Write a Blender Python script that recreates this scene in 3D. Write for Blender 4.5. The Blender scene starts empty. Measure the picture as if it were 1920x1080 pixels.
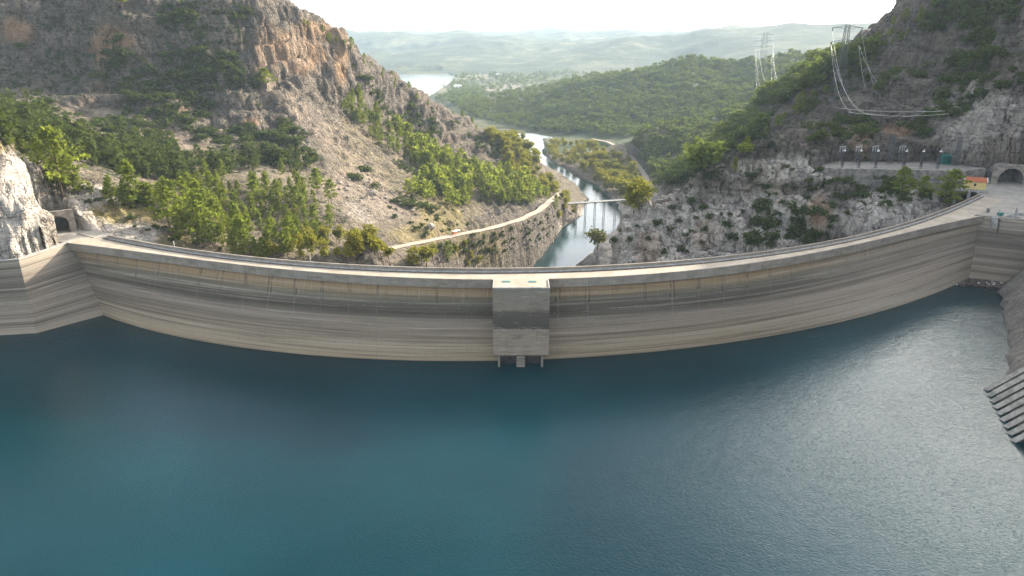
import bpy, bmesh, math, random
import numpy as np
from mathutils import Vector, Matrix
rng = np.random.default_rng(7)
random.seed(7)
PI = math.pi
R_ = math.radians
scene = bpy.context.scene
COL = scene.collection

# ------------------------------------------------------------------ camera
F = 1300.0                      # focal length in pixels of a 1920 px wide frame
HC = 60.0                       # camera height above the dam crest (z = 0)
PITCH = math.atan((540 - 70) / F)
CP, SP = math.cos(PITCH), math.sin(PITCH)
cd = bpy.data.cameras.new('camera'); cam = bpy.data.objects.new('camera', cd); COL.objects.link(cam)
cd.sensor_width = 36; cd.lens = F / 1920 * 36; cd.clip_start = 1; cd.clip_end = 60000
cam.location = (0, 0, HC); cam.rotation_euler = (PI/2 - PITCH, 0, 0)
scene.camera = cam

def ray(px, py):
    r = (px - 960) / F; u = (540 - py) / F
    return np.array([r, CP + SP*u, -SP + CP*u])
def atz(px, py, z):
    d = ray(px, py); return d * ((z - HC) / d[2]) + np.array([0, 0, HC])
def atY(px, py, Y):
    d = ray(px, py); return d * (Y / d[1]) + np.array([0, 0, HC])
def project(x, y, z):
    dz = z - HC
    fw = y*CP - dz*SP; up = y*SP + dz*CP
    return 960 + F*x/fw, 540 - F*up/fw

# ------------------------------------------------------------------ numpy noise
def _hash(ix, iy, iz, seed):
    h = (ix.astype(np.uint32)*np.uint32(374761393) + iy.astype(np.uint32)*np.uint32(668265263)
         + iz.astype(np.uint32)*np.uint32(2147483647) + np.uint32((seed*144269 + 12345) & 0xffffffff))
    h = (h ^ (h >> np.uint32(13))) * np.uint32(1274126177)
    h = (h ^ (h >> np.uint32(16))) * np.uint32(2246822519)
    h = h ^ (h >> np.uint32(15))
    return h.astype(np.float32) / np.float32(4294967295.0)
def vn(x, y, z=None, seed=0):
    """value noise in -1..1"""
    x = np.asarray(x, np.float32); y = np.asarray(y, np.float32)
    fx = np.floor(x); fy = np.floor(y)
    tx = x-fx; ty = y-fy
    tx = tx*tx*tx*(tx*(tx*6-15)+10); ty = ty*ty*ty*(ty*(ty*6-15)+10)
    ix = fx.astype(np.int64); iy = fy.astype(np.int64)
    def layer(iz):
        a = _hash(ix, iy, iz, seed); b = _hash(ix+1, iy, iz, seed)
        c = _hash(ix, iy+1, iz, seed); d = _hash(ix+1, iy+1, iz, seed)
        return (a + (b-a)*tx) + ((c + (d-c)*tx) - (a + (b-a)*tx))*ty
    if z is None:
        return layer(np.zeros_like(ix))*2-1
    z = np.asarray(z, np.float32); fz = np.floor(z); tz = z-fz; tz = tz*tz*tz*(tz*(tz*6-15)+10)
    iz = fz.astype(np.int64)
    l0 = layer(iz); l1 = layer(iz+1)
    return (l0 + (l1-l0)*tz)*2-1
def fbm(x, y, z=None, seed=0, octv=4, gain=.5, ridged=False):
    s = 0; a = 1.0; n = 0; f = 1.0
    for o in range(octv):
        v = vn(x*f+o*17.3, y*f-o*9.1, None if z is None else z*f+o*5.7, seed+o*31)
        if ridged: v = 1-2*np.abs(v)
        s = s + a*v; n += a; a *= gain; f *= 2.03
    return s/n
def sstep(a, b, x):
    t = np.clip((x-a)/(b-a), 0, 1); return t*t*(3-2*t)

# ------------------------------------------------------------------ object helpers
def props(o, label=None, cat=None, group=None, kind=None):
    if label: o['label'] = label
    if cat: o['category'] = cat
    if group: o['group'] = group
    if kind: o['kind'] = kind
    return o
def link(name, me, mat=None, parent=None):
    o = bpy.data.objects.new(name, me); COL.objects.link(o)
    if mat is not None and len(me.materials) == 0: me.materials.append(mat)
    if parent is not None: o.parent = parent
    return o
def empty(name, loc=(0,0,0), rz=0, label=None, cat=None, group=None):
    o = bpy.data.objects.new(name, None); COL.objects.link(o)
    o.location = loc; o.rotation_euler = (0, 0, rz); o.empty_display_size = 1
    return props(o, label, cat, group)
def npmesh(name, V, faces, uv=None, attrs=None, smooth=True):
    """V (n,3); faces (m,k) int array with constant k"""
    me = bpy.data.meshes.new(name)
    V = np.ascontiguousarray(V, np.float32); faces = np.ascontiguousarray(faces, np.int32)
    m, k = faces.shape
    me.vertices.add(len(V)); me.vertices.foreach_set('co', V.ravel())
    me.loops.add(m*k); me.loops.foreach_set('vertex_index', faces.ravel())
    me.polygons.add(m); me.polygons.foreach_set('loop_start', np.arange(0, m*k, k, dtype=np.int32))
    me.polygons.foreach_set('loop_total', np.full(m, k, np.int32))
    me.polygons.foreach_set('use_smooth', np.full(m, smooth, bool))
    me.update(calc_edges=True)
    if uv is not None:
        l = me.uv_layers.new(name='UVMap'); l.data.foreach_set('uv', np.ascontiguousarray(uv[faces.ravel()], np.float32).ravel())
    for nm, arr in (attrs or {}).items():
        at = me.color_attributes.new(nm, 'FLOAT_COLOR', 'POINT')
        at.data.foreach_set('color', np.ascontiguousarray(arr, np.float32).ravel())
    return me
def gridfaces(nr, nc):
    i = np.arange(nr-1)[:, None]*nc + np.arange(nc-1)[None, :]
    return np.stack([i, i+1, i+nc+1, i+nc], -1).reshape(-1, 4)
class MB:
    """collects primitives into one mesh"""
    def __init__(s): s.v = []; s.f = []; s.n = 0
    def add(s, vs, fs):
        s.v += [tuple(v) for v in vs]; s.f += [tuple(i+s.n for i in f) for f in fs]; s.n += len(vs); return s
    def box(s, c, size, rz=0, top=1.0):
        cx, cy, cz = c; hx, hy, hz = size[0]/2, size[1]/2, size[2]/2
        co, si = math.cos(rz), math.sin(rz); vs = []
        for z, k in ((-hz, 1), (hz, top)):
            for x, y in ((-hx, -hy), (hx, -hy), (hx, hy), (-hx, hy)):
                x *= k; y *= k
                vs.append((cx + x*co - y*si, cy + x*si + y*co, cz+z))
        return s.add(vs, [(3,2,1,0),(4,5,6,7),(0,1,5,4),(1,2,6,5),(2,3,7,6),(3,0,4,7)])
    def tube(s, pts, r, n=6, r2=None, cap=True):
        pts = [Vector(p) for p in pts]; base = s.n; vs = []; fs = []
        m = len(pts)
        for i, p in enumerate(pts):
            t = (pts[min(i+1, m-1)] - pts[max(i-1, 0)]).normalized()
            a = t.cross(Vector((0,0,1)) if abs(t.z) < .9 else Vector((1,0,0))).normalized(); b = t.cross(a)
            rr = r if r2 is None else r + (r2-r)*i/(m-1)
            for k in range(n):
                q = 2*PI*k/n; vs.append(p + a*math.cos(q)*rr + b*math.sin(q)*rr)
        for i in range(m-1):
            for k in range(n):
                k2 = (k+1) % n
                fs.append((i*n+k, i*n+k2, (i+1)*n+k2, (i+1)*n+k))
        if cap: fs += [tuple(range(n))[::-1], tuple((m-1)*n+k for k in range(n))]
        return s.add(vs, fs)
    def prism(s, poly, z0, z1):
        n = len(poly)
        vs = [(x, y, z0) for x, y in poly] + [(x, y, z1) for x, y in poly]
        return s.add(vs, [tuple(range(n))[::-1], tuple(range(n, 2*n))] + [(i, (i+1) % n, n+(i+1) % n, n+i) for i in range(n)])
    def sweep(s, prof, path, closed=True):
        """prof: list of (off,z) cross-section; path: list of (point, outward dir)"""
        k = len(prof); vs = []; fs = []
        for p, d in path:
            for o, z in prof: vs.append((p[0]+d[0]*o, p[1]+d[1]*o, z))
        for i in range(len(path)-1):
            for j in range(k if closed else k-1):
                j2 = (j+1) % k
                fs.append((i*k+j, i*k+j2, (i+1)*k+j2, (i+1)*k+j))
        if closed: fs += [tuple(range(k))[::-1], tuple((len(path)-1)*k+j for j in range(k))]
        return s.add(vs, fs)
    def build(s, name, mat, parent=None, smooth=False, uv=None, bevel=0):
        me = bpy.data.meshes.new(name); me.from_pydata(s.v, [], s.f); me.validate(); me.update()
        bm = bmesh.new(); bm.from_mesh(me); bmesh.ops.recalc_face_normals(bm, faces=bm.faces)
        if bevel: bmesh.ops.bevel(bm, geom=bm.edges[:], offset=bevel, segments=1, affect='EDGES')
        bm.to_mesh(me); bm.free()
        if smooth: me.polygons.foreach_set('use_smooth', [True]*len(me.polygons))
        if uv:
            l = me.uv_layers.new(name='UVMap')
            for lp in me.loops: l.data[lp.index].uv = uv(me.vertices[lp.vertex_index].co)
        return link(name, me, mat, parent)

# ------------------------------------------------------------------ node helpers
class NT:
    def __init__(s, name):
        s.m = bpy.data.materials.new(name); s.m.use_nodes = True; s.t = s.m.node_tree; s.t.nodes.clear()
        s.out = s.t.nodes.new('ShaderNodeOutputMaterial')
    def n(s, typ, **kw):
        nd = s.t.nodes.new('ShaderNode'+typ)
        for k, v in kw.items():
            if k.startswith('_'): setattr(nd, k[1:], v)
            else: s.put(nd.inputs[int(k[1:]) if k[0] == 'i' and k[1:].isdigit() else k.replace('__', ' ')], v)
        return nd
    def put(s, sock, v):
        if isinstance(v, bpy.types.NodeSocket): s.t.links.new(v, sock)
        elif isinstance(v, (tuple, list)) and len(v) == 3 and sock.type == 'RGBA': sock.default_value = (*v, 1)
        else: sock.default_value = v
    def math(s, op, a, b=0.0, c=None, clamp=False):
        nd = s.n('Math', _operation=op, _use_clamp=clamp); s.put(nd.inputs[0], a); s.put(nd.inputs[1], b)
        if c is not None: s.put(nd.inputs[2], c)
        return nd.outputs[0]
    def mix(s, fac, a, b, mode='MIX'):
        nd = s.t.nodes.new('ShaderNodeMix'); nd.data_type = 'RGBA'; nd.blend_type = mode
        s.put(nd.inputs[0], fac); s.put(nd.inputs[6], a); s.put(nd.inputs[7], b); return nd.outputs[2]
    def noise(s, vec, scale, detail=4, rough=.55, dist=0.0):
        return s.n('TexNoise', Vector=vec, Scale=scale, Detail=detail, Roughness=rough, Distortion=dist).outputs[0]
    def ramp(s, fac, stops, interp='LINEAR'):
        nd = s.n('ValToRGB', Fac=fac); cr = nd.color_ramp; cr.interpolation = interp
        while len(cr.elements) < len(stops): cr.elements.new(.5)
        for e, (p, c) in zip(cr.elements, stops):
            e.position = p; e.color = (c, c, c, 1) if isinstance(c, (int, float)) else (*c, 1)
        return nd.outputs[0]
    def sm(s, x, a, b):
        return s.n('MapRange', _interpolation_type='SMOOTHSTEP', Value=x, From__Min=a, From__Max=b).outputs[0]
    def scale(s, vec, xyz):
        return s.n('Mapping', Vector=vec, Scale=xyz).outputs[0]
    def bsdf(s, color, rough=.9, bump=None, bstr=.5, bdist=.2, spec=.3, **kw):
        b = s.n('BsdfPrincipled', Base__Color=color, Roughness=rough, **kw)
        b.inputs['Specular IOR Level'].default_value = spec
        if bump is not None:
            bn = s.n('Bump', Strength=bstr, Distance=bdist, Height=bump); s.t.links.new(bn.outputs[0], b.inputs['Normal'])
        s.t.links.new(b.outputs[0], s.out.inputs[0]); return b
    def pos(s): return s.n('NewGeometry').outputs['Position']
    def uv(s): return s.n('TexCoord').outputs['UV']
def simple(name, col, rough=.8, var=.25, scale=1.5, metal=0.0, spec=.3):
    t = NT(name); p = t.pos()
    nz = t.noise(p, scale, 5)
    c = t.mix(t.sm(nz, .3, .7), tuple(x*(1-var) for x in col), tuple(min(1, x*(1+var)) for x in col))
    t.bsdf(c, rough, t.noise(p, scale*4, 3), .3, .05, spec, Metallic=metal); return t.m
HAZE = 0.7e-4; HZ0 = -135.0; HZ1 = 420.0; EXPO = 2.0
# ================================================================== TERRAIN
# control points: pixel of the photograph + forward distance (m) + roughness  -> real heights
CPX = """
118 360 234 .8|100 330 242 .8|170 380 236 .9|165 405 229 .9|205 400 235 .9|240 390 242 .6|280 440 226 .8|280 370 252 .5|330 410 252 .6|330 455 229 .8|420 465 236 .7
400 440 264 .5|500 470 232 .8|560 480 236 .5|690 450 238 1|640 462 240 1|720 482 234 1|600 480 245 .5
0 270 256 .6|60 288 260 .5|150 333 264 .5|230 345 277 .5|300 362 292 .5
330 330 362 .4|60 250 330 .5|0 200 400 .5|200 280 380 .4|330 300 405 .5|450 330 382 .4|480 460 292 .4|420 410 322 .4|560 350 392 .5|600 440 332 .4|620 390 362 .5|680 420 382 .5|700 380 422 .5
600 300 470 .7|500 280 462 .8|350 230 470 .8|200 200 460 .8|0 160 480 .9|100 100 503 1.2|250 80 508 1.4|0 30 518 1.2|200 0 532 1.2|340 -4 548 1|420 4 560 1|490 22 572 1
500 150 540 1.2|400 150 505 1.3|450 80 545 1.3|300 150 500 1.3|150 150 495 1.2|560 42 596 1|640 76 628 1|600 150 585 1.2|600 220 535 .7|700 130 680 1|780 180 706 1|860 220 726 .9|940 265 740 .9|1000 305 746 .7|1040 345 742 .5
700 220 622 1|750 280 582 .9|850 320 592 .6|850 400 472 .8|950 370 572 .6|700 330 502 .6|650 260 532 .6|560 230 515 .9|420 240 480 1|800 250 660 1|900 300 670 .7
720 468 340 .2|790 455 370 .2|860 440 404 .2|960 418 461 .2|1000 400 515 .2|1030 378 574 .2|770 440 400 .5|800 418 432 .5
880 480 432 .7|950 455 472 .7|800 482 372 .5|830 495 352 .5|905 490 440 .6|1010 440 540 .6|1060 410 600 .4
1088 494 285 1.4|1110 452 292 1.4|1150 410 300 1.4|1195 390 303 1.4|1250 377 308 1.4|1290 352 312 1.4|1330 332 316 1.4|1365 314 318 1.4|1450 300 320 1.4|1400 312 318 1.4|1500 302 318 1.4|1540 310 312 .8|1200 470 276 1.4|1130 480 280 1.4|1300 470 272 1.4|1400 450 272 1.4|1400 380 294 1.4|1500 420 274 1.4|1500 350 300 1.4|1600 425 268 1.4|1700 385 284 1.4|1650 350 306 .8|1760 385 288 .8|1740 345 304 .5|1600 345 303 .8|1300 400 296 1.4|1200 425 292 1.4|1560 380 285 1.4
1600 270 342 1.3|1500 262 402 1|1420 290 420 1|1700 258 348 1.3|1850 250 322 1.3|1900 195 332 1.3|1800 215 350 1.3|1700 200 392 1.2|1600 200 442 1.2|1800 130 402 1.3|1720 135 450 1|1640 150 480 1|1900 60 412 1.2
1640 92 522 1|1700 34 500 1|1740 -2 482 1|1850 -60 470 1|1560 150 534 1|1480 205 560 .9|1400 275 520 .9|1230 362 560 .6|1300 330 540 .7
1180 335 790 .3|1300 290 800 .5|1300 250 900 .5|1380 212 965 .5|1240 235 930 .5|1180 265 900 .4|1420 240 900 .5
1000 250 1250 .2|1200 235 1200 .4|1300 112 1650 .6|1100 147 1700 .6|1150 141 1690 .6|950 182 1750 .5|850 197 1800 .4|1500 108 1600 .6|1560 115 1550 .6|1400 160 1400 .6|1200 180 1400 .6|1080 195 1420 .5|1640 118 1600 .6|950 215 1450 .4
"""
CPW = """
-160 190.5 2 1|-147 191 1.5 1.2|-142 193 .8 1.2|-141 199 .8 1.2|-141.5 205 .8 1|-148.5 194 10 1.5|-146 200 12 1.5|-146 207 11 1.3|-153 197 23 1.4|-151 204 25 1.4|-152 213 26 1.2|-165 198 30 1|-160 213 31 1|-175 225 34 .8|-80 222 -24 .5|-40 212 -34 .6|0 212 -70 .6|30 212 -75 .6|60 225 -46 .8|100 240 -34 .8|140 258 -22 .8|-110 220 -9 .6|20 300 -91 .4|-20 300 -78 .5|60 400 -90 .5|70 360 -80 .8|100 372 -58 .9|130 392 -34 .9|150 430 -28 .9|40 330 -90 .4|75 500 -90 .4|95 560 -90 .3|120 640 -90 .2|60 700 -91 .2|130 800 -91 .15|90 900 -92 .15|140 1000 -90 .15|40 1000 -91 .2|-20 1150 -91 .2|20 1120 -91 .2|55 850 -91 .15|10 930 -91 .2
-230 700 40 .8|-330 660 80 .8|-50 900 -55 .5|-200 900 -30 .6|-420 900 10 .6|0 820 -80 .4|-80 1200 -90 .3|-480 560 105 1|-520 450 80 1|-400 380 40 .8|-300 300 30 .7|-260 230 28 .7|-220 195 15 .7|-380 200 60 .8|-600 800 60 .7
300 400 96 1|345 350 128 1|400 440 175 1|300 300 84 1|262 262 30 .8|360 520 150 1|310 600 80 1|450 700 100 .8|260 660 20 .8|420 200 120 .8|260 210 22 .6|200 205 8 .6|160 140 12 .6|190 90 30 .6|240 310 24 .8|215 330 26 .8|200 700 -45 .6|300 760 -10 .6|500 400 220 1|600 600 220 1|520 1000 40 .6|420 900 0 .5|500 1300 0 .5
350 1020 -62 .4|200 1080 -84 .3|700 1500 20 .6|900 1200 60 .6|-300 1300 -60 .5|-700 1300 0 .6|-900 2000 -40 .6
-500 2050 -96 .2|-200 2100 -98 .2|100 2150 -94 .2|500 2200 -80 .3|900 2200 -30 .5|1300 2300 30 .6|-400 2900 -112 0|-250 2500 -112 0|-700 2900 -112 0|-420 3500 -112 0|-900 3300 -112 0|-100 2700 -97 .1|-150 3400 -98 .1|300 2900 -96 .2|800 3000 -80 .3|-500 3900 -98 .2|-1500 3800 -90 .3|-1800 2600 -60 .4|0 4000 -95 .2|900 4000 -70 .4
1500 3200 -10 .5|2000 3900 125 .5|2300 4300 90 .5|1600 4200 105 .5|2900 3800 120 .5|1200 4600 50 .5|2600 2600 90 .5|700 4700 0 .6
-900 5000 -10 1|-1500 5000 0 1|-300 5200 -20 1|300 5300 -20 1|-2500 5000 30 .7|-600 7000 40 1.1|-1600 7000 30 1.1|-2800 7000 45 1.1|300 7200 25 1.1|1200 7000 40 1.1|2200 7000 50 1.1|3500 6500 100 .6|-4500 7000 90 .6|700 10500 165 .5|1800 10500 100 .4|-1500 10500 95 .4|-4000 10500 120 .4|5000 10000 140 .4|-7000 13500 120 .3|0 13500 100 .3|7000 13500 120 .3|-9000 6000 100 .5|9000 6000 100 .5|5000 3000 120 .5|-4000 2500 60 .5|-2500 1200 80 .6|2500 1200 150 .6|1200 400 240 .8|-1200 400 120 .8
"""
_pts = []
for row in CPX.replace('\n', '|').split('|'):
    if row.strip():
        a, b, Y, rg = map(float, row.split()); p = atY(a, b, Y); _pts.append((*p, rg))
for row in CPW.replace('\n', '|').split('|'):
    if row.strip(): _pts.append(tuple(map(float, row.split())))
_pts = np.array(_pts)
def warp_xy(x, y):                                  # gentle compression so that far points do not dominate
    r = np.hypot(x, y); k = np.where(r < 1000, 1.0, (1000 + 700*np.log(np.maximum(r, 1000)/1000))/np.maximum(r, 1e-6))
    return x*k, y*k
_wx, _wy = warp_xy(_pts[:, 0], _pts[:, 1])
_d = np.sqrt((_wx[:, None]-_wx)**2 + (_wy[:, None]-_wy)**2 + 9.0**2)
_A = np.zeros((len(_pts)+1,)*2); _A[:-1, :-1] = -_d + np.eye(len(_pts))*.8*-1*-1; _A[-1, :-1] = 1; _A[:-1, -1] = 1
_rhs = np.zeros((len(_pts)+1, 2)); _rhs[:-1, 0] = _pts[:, 2]; _rhs[:-1, 1] = _pts[:, 3]
_W = np.linalg.solve(_A, _rhs)
def base_height(x, y):
    sh = x.shape; x, y = warp_xy(x.ravel(), y.ravel()); out = np.empty((len(x), 2), np.float32)
    for i in range(0, len(x), 60000):
        xx = x[i:i+60000, None].astype(np.float32); yy = y[i:i+60000, None].astype(np.float32)
        d = np.sqrt((xx-_wx.astype(np.float32))**2 + (yy-_wy.astype(np.float32))**2 + 81)
        out[i:i+60000] = -d @ _W[:-1].astype(np.float32) + _W[-1].astype(np.float32)
    return out[:, 0].reshape(sh), np.clip(out[:, 1], 0, 1.6).reshape(sh)

def inpoly(x, y, poly):
    c = np.zeros(np.shape(x), bool); n = len(poly)
    for i in range(n):
        x0, y0 = poly[i]; x1, y1 = poly[(i+1) % n]
        if y0 == y1: continue
        c ^= ((y0 > y) != (y1 > y)) & (x < (x1-x0)*(y-y0)/(y1-y0)+x0)
    return c
def polydist(x, y, line, closed=False):
    """distance to a polyline and interpolated third coordinate"""
    best = np.full(np.shape(x), 1e9, np.float32); val = np.zeros(np.shape(x), np.float32)
    L = list(line) + ([line[0]] if closed else [])
    for a, b in zip(L[:-1], L[1:]):
        dx, dy = b[0]-a[0], b[1]-a[1]; t = np.clip(((x-a[0])*dx + (y-a[1])*dy)/(dx*dx+dy*dy+1e-9), 0, 1)
        d = np.hypot(x-a[0]-t*dx, y-a[1]-t*dy); m = d < best
        best = np.where(m, d, best)
        if len(a) > 2: val = np.where(m, a[2]+t*(b[2]-a[2]), val)
    return best, val

# ---- dam curves (plan), fitted to the crest and the waterline
DC = np.array([-8.0, 424.0])
def curve_fit(pts, z, deg):
    P = np.array([atz(a, b, z)[:2] for a, b in pts]) - DC
    th = np.arctan2(P[:, 0], -P[:, 1]); return np.polyfit(th, np.hypot(P[:, 0], P[:, 1]), deg)
UPC = curve_fit([(150,459),(300,479),(500,501),(700,518),(920,526.5),(1030,526),(1200,515),(1400,494),(1600,460),(1750,427),(1845,405)], 0, 4)
WLC = curve_fit([(190,592),(300,622),(500,655),(700,671),(900,678),(1030,676),(1200,664),(1400,638),(1600,592),(1800,532)], -22, 3)
DNC = curve_fit([(190,437),(300,459),(500,484),(700,497),(900,502),(1080,500),(1300,487),(1500,460),(1700,417),(1800,380),(1840,362)], 1.05, 4)
def dpt(th, r): return (DC[0] + r*math.sin(th), DC[1] - r*math.cos(th))
TH0, TH1 = R_(-33.2), R_(45.2)
RIVER = [(8,255,24),(14,330,24),(20,420,24)]+[(*atz(a,b,-95)[:2],w) for a,b,w in ((1008,497,28),(1050,468,28),(1090,438,24),(1130,405,20),(1128,375,14),(1103,350,11),(1060,325,9),(1026,306,9),(1004,288,11),(1004,270,13),(1000,258,17),(985,254,13),(940,254,13),(860,253,16))]
ROAD = [tuple(atz(a, b, z)) for a, b, z in ((640,486,-38),(720,468,-42),(790,454,-47),(860,440,-52),(920,428,-56),(975,412,-61),(1010,395,-66),(1030,378,-70),(1050,362,-74))]
TRACK = [tuple(atz(a, b, z)) for a, b, z in ((1232,378,-84),(1222,350,-86),(1205,322,-87),(1188,298,-87),(1165,278,-88),(1140,266,-88),(1110,260,-88))]
BENCH = [tuple(atY(a, b, Y)) for a, b, Y in ((1560,178,505),(1610,172,490),(1660,160,470),(1720,140,448),(1780,130,425),(1850,126,405),(1960,118,385))]
APRON_L = [(-139.5,204.5),(-146.5,210.4),(-158.6,220.6),(-150.6,229.5),(-144.0,223.6),(-141,222.4),(-131,219),(-129.5,213.5)]
APRON_R = [(168,242.5),(180,237),(215,222),(243,250),(233,285),(233,312),(207,312),(207,302),(196,300)] + [dpt(R_(a), np.polyval(DNC, R_(a))+.2) for a in (53, 51.5, 50, 48, 46, 44, 43)]
YARD = [(139,305.5),(166,303),(194,299.5),(207,307),(206,316),(196,325),(150,325),(138,316)]
YWALL = [(137.5,306.5),(141,303.2),(166,300.6),(194,297.2),(207.5,303.5)]
RESV = [(-400,180),(-262,182),(-147.5,190.6),(-143.2,192),(-139.6,206)] + [dpt(t, np.polyval(DNC, t)-.6) for t in np.linspace(R_(-31), R_(44.6), 60)] + [(169,242),(179,237),(182,231),(175,222),(140,160),(120,128),(100,60),(90,-400),(-400,-400)]
LAKE = [tuple(atz(a, b, -104)[:2]) for a, b in ((560,140),(640,136),(740,137.5),(790,139),(835,137),(856,143),(846,152),(838,160),(822,170),(805,182),(770,200),(650,200),(500,180))]
LAKE2 = [tuple(atz(a, b, -104)[:2]) for a, b in ((560,132),(700,131),(800,130),(838,131.5),(800,134),(730,134.5),(560,136))]

A0, A1 = R_(-52), R_(64)
def build_rows(r0, r1, k):
    n = int(math.ceil(math.log(r1/r0)/math.log(k))); return r0*(r1/r0)**(np.arange(n+1)/n)
Q = 1.0
ANG = np.linspace(A0, A1, int(1360*Q)+1)
RN = build_rows(128, 980, 1+.0034/Q); RM = build_rows(980, 3300, 1+.007/Q); RF = build_rows(3300, 14500, 1.022)

def shape_terrain(X, Y):
    r = np.hypot(X, Y); far = sstep(900, 2600, r)
    wx = fbm(X/45, Y/45, seed=3, octv=3)*7; wy = fbm(X/45, Y/45, seed=4, octv=3)*7
    k0 = sstep(195, 300, r)*.8+.2
    z, rough = base_height(X + wx*k0, Y + wy*k0)
    # crags and ledges
    n1 = fbm(X/62, Y/62, seed=10, octv=5, ridged=True)
    n2 = fbm(X/19, Y/19, seed=20, octv=4, ridged=True)
    n3 = fbm(X/5.5, Y/5.5, seed=30, octv=3, gain=.65)
    nearf = 1-sstep(900, 1300, r)
    z = z + rough*nearf*(sstep(232, 300, r)*(5.2+1.5*sstep(400,600,r))*n1 + (1.2+1.4*sstep(232, 300, r))*n2 + .9*n3)
    ph = z/13.0 + .9*fbm(X/70, Y/70, seed=41, octv=3)
    kz = (1-sstep(70, 105, np.hypot((X-105)/1.25, (Y-295)*1.1)))*sstep(205, 232, r)
    z = z + kz*(5.0*fbm(X/17+3, Y/17, seed=211, octv=4, gain=.6, ridged=True) - 1.2)
    z = z - rough*nearf*sstep(.55, .95, rough)*sstep(220, 330, r)*2.6*np.sin(2*PI*ph)*(.6+.4*n1)
    # hill relief further off
    m1 = fbm(X/240, Y/240, seed=50, octv=4, ridged=True)
    z = z + sstep(900, 1400, r)*(1-sstep(2300, 3400, r))*rough*18*m1
    f1 = fbm(X/1100, Y/1100, seed=60, octv=5, ridged=True)
    z = z + sstep(3400, 5200, r)*np.maximum(rough, .85)*(105*f1)
    # flats: river, roads, aprons
    d, w = polydist(X, Y, RIVER)
    bank = fbm(X/26, Y/26, seed=70, octv=3)*5
    e = d - w + bank*.5
    z = np.where(e < 0, np.minimum(z, -95 - np.minimum(-e*.5, 4)), np.minimum(z, -94.6 + np.maximum(e, 0)*(.62+.35*rough+1.1*(1-sstep(270, 390, Y))+3.0*(1-sstep(350, 430, Y))*(X > 14+(Y-330)*.06)) + .004*np.maximum(e, 0)**2 + np.maximum(0, bank)*.4))
    for line, hw, blend in ((ROAD, 2.6, 7), (TRACK, 3.2, 10), (BENCH, 2.2, 6)):
        d, v = polydist(X, Y, line); t = 1-sstep(hw, hw+blend, d + n3*.8)
        z = z*(1-t) + (v-.1)*t
    d, _ = polydist(X, Y, YARD, True); ins = inpoly(X, Y, YARD); t = np.where(ins, 1, 1-sstep(0, .7, d)); z = z*(1-t) + 5.3*t
    d, _ = polydist(X, Y, YWALL); z = np.where((d < 9) & ~ins & (Y < 312), np.minimum(z, -.6 + n3*.8), z)
    for ap in (APRON_L, APRON_R):
        d, _ = polydist(X, Y, ap, True); ins = inpoly(X, Y, ap); t = np.where(ins, 1, 1-sstep(0, .9, d)); z = z*(1-t) + (-.35)*t
    z = np.where(inpoly(X, Y, RESV), -46.0, z)
    z = np.where(inpoly(X, Y, LAKE) | inpoly(X, Y, LAKE2), -112, np.where(r > 1900, np.maximum(z, -100.5 + 1.5*fbm(X/90, Y/90, seed=81)), z))
    # never above the crest just behind the dam
    rr = np.hypot(X-DC[0], Y-DC[1]); th = np.arctan2(X-DC[0], DC[1]-Y); dn = np.polyval(DNC, th)
    closeb = (rr > dn-9) & (rr < 262) & (th > R_(-29)) & ((th < R_(43)) | (rr < dn-.4)) & (th < R_(51)) & (r < 420)
    z = np.where(closeb, np.minimum(z, -3.0-.0*rr), z)
    z = np.where((rr > dn-1.2) & (rr < 262) & (th > R_(-30)) & (th < R_(44)) & (r < 420), np.minimum(z, -30), z)
    flat = inpoly(X, Y, YARD) | inpoly(X, Y, APRON_L) | inpoly(X, Y, APRON_R) | inpoly(X, Y, RESV)
    d, _ = polydist(X, Y, ROAD); d2, _ = polydist(X, Y, TRACK)
    calm = flat | (d < 3.5) | (d2 < 4)
    return z, rough, calm
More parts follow.
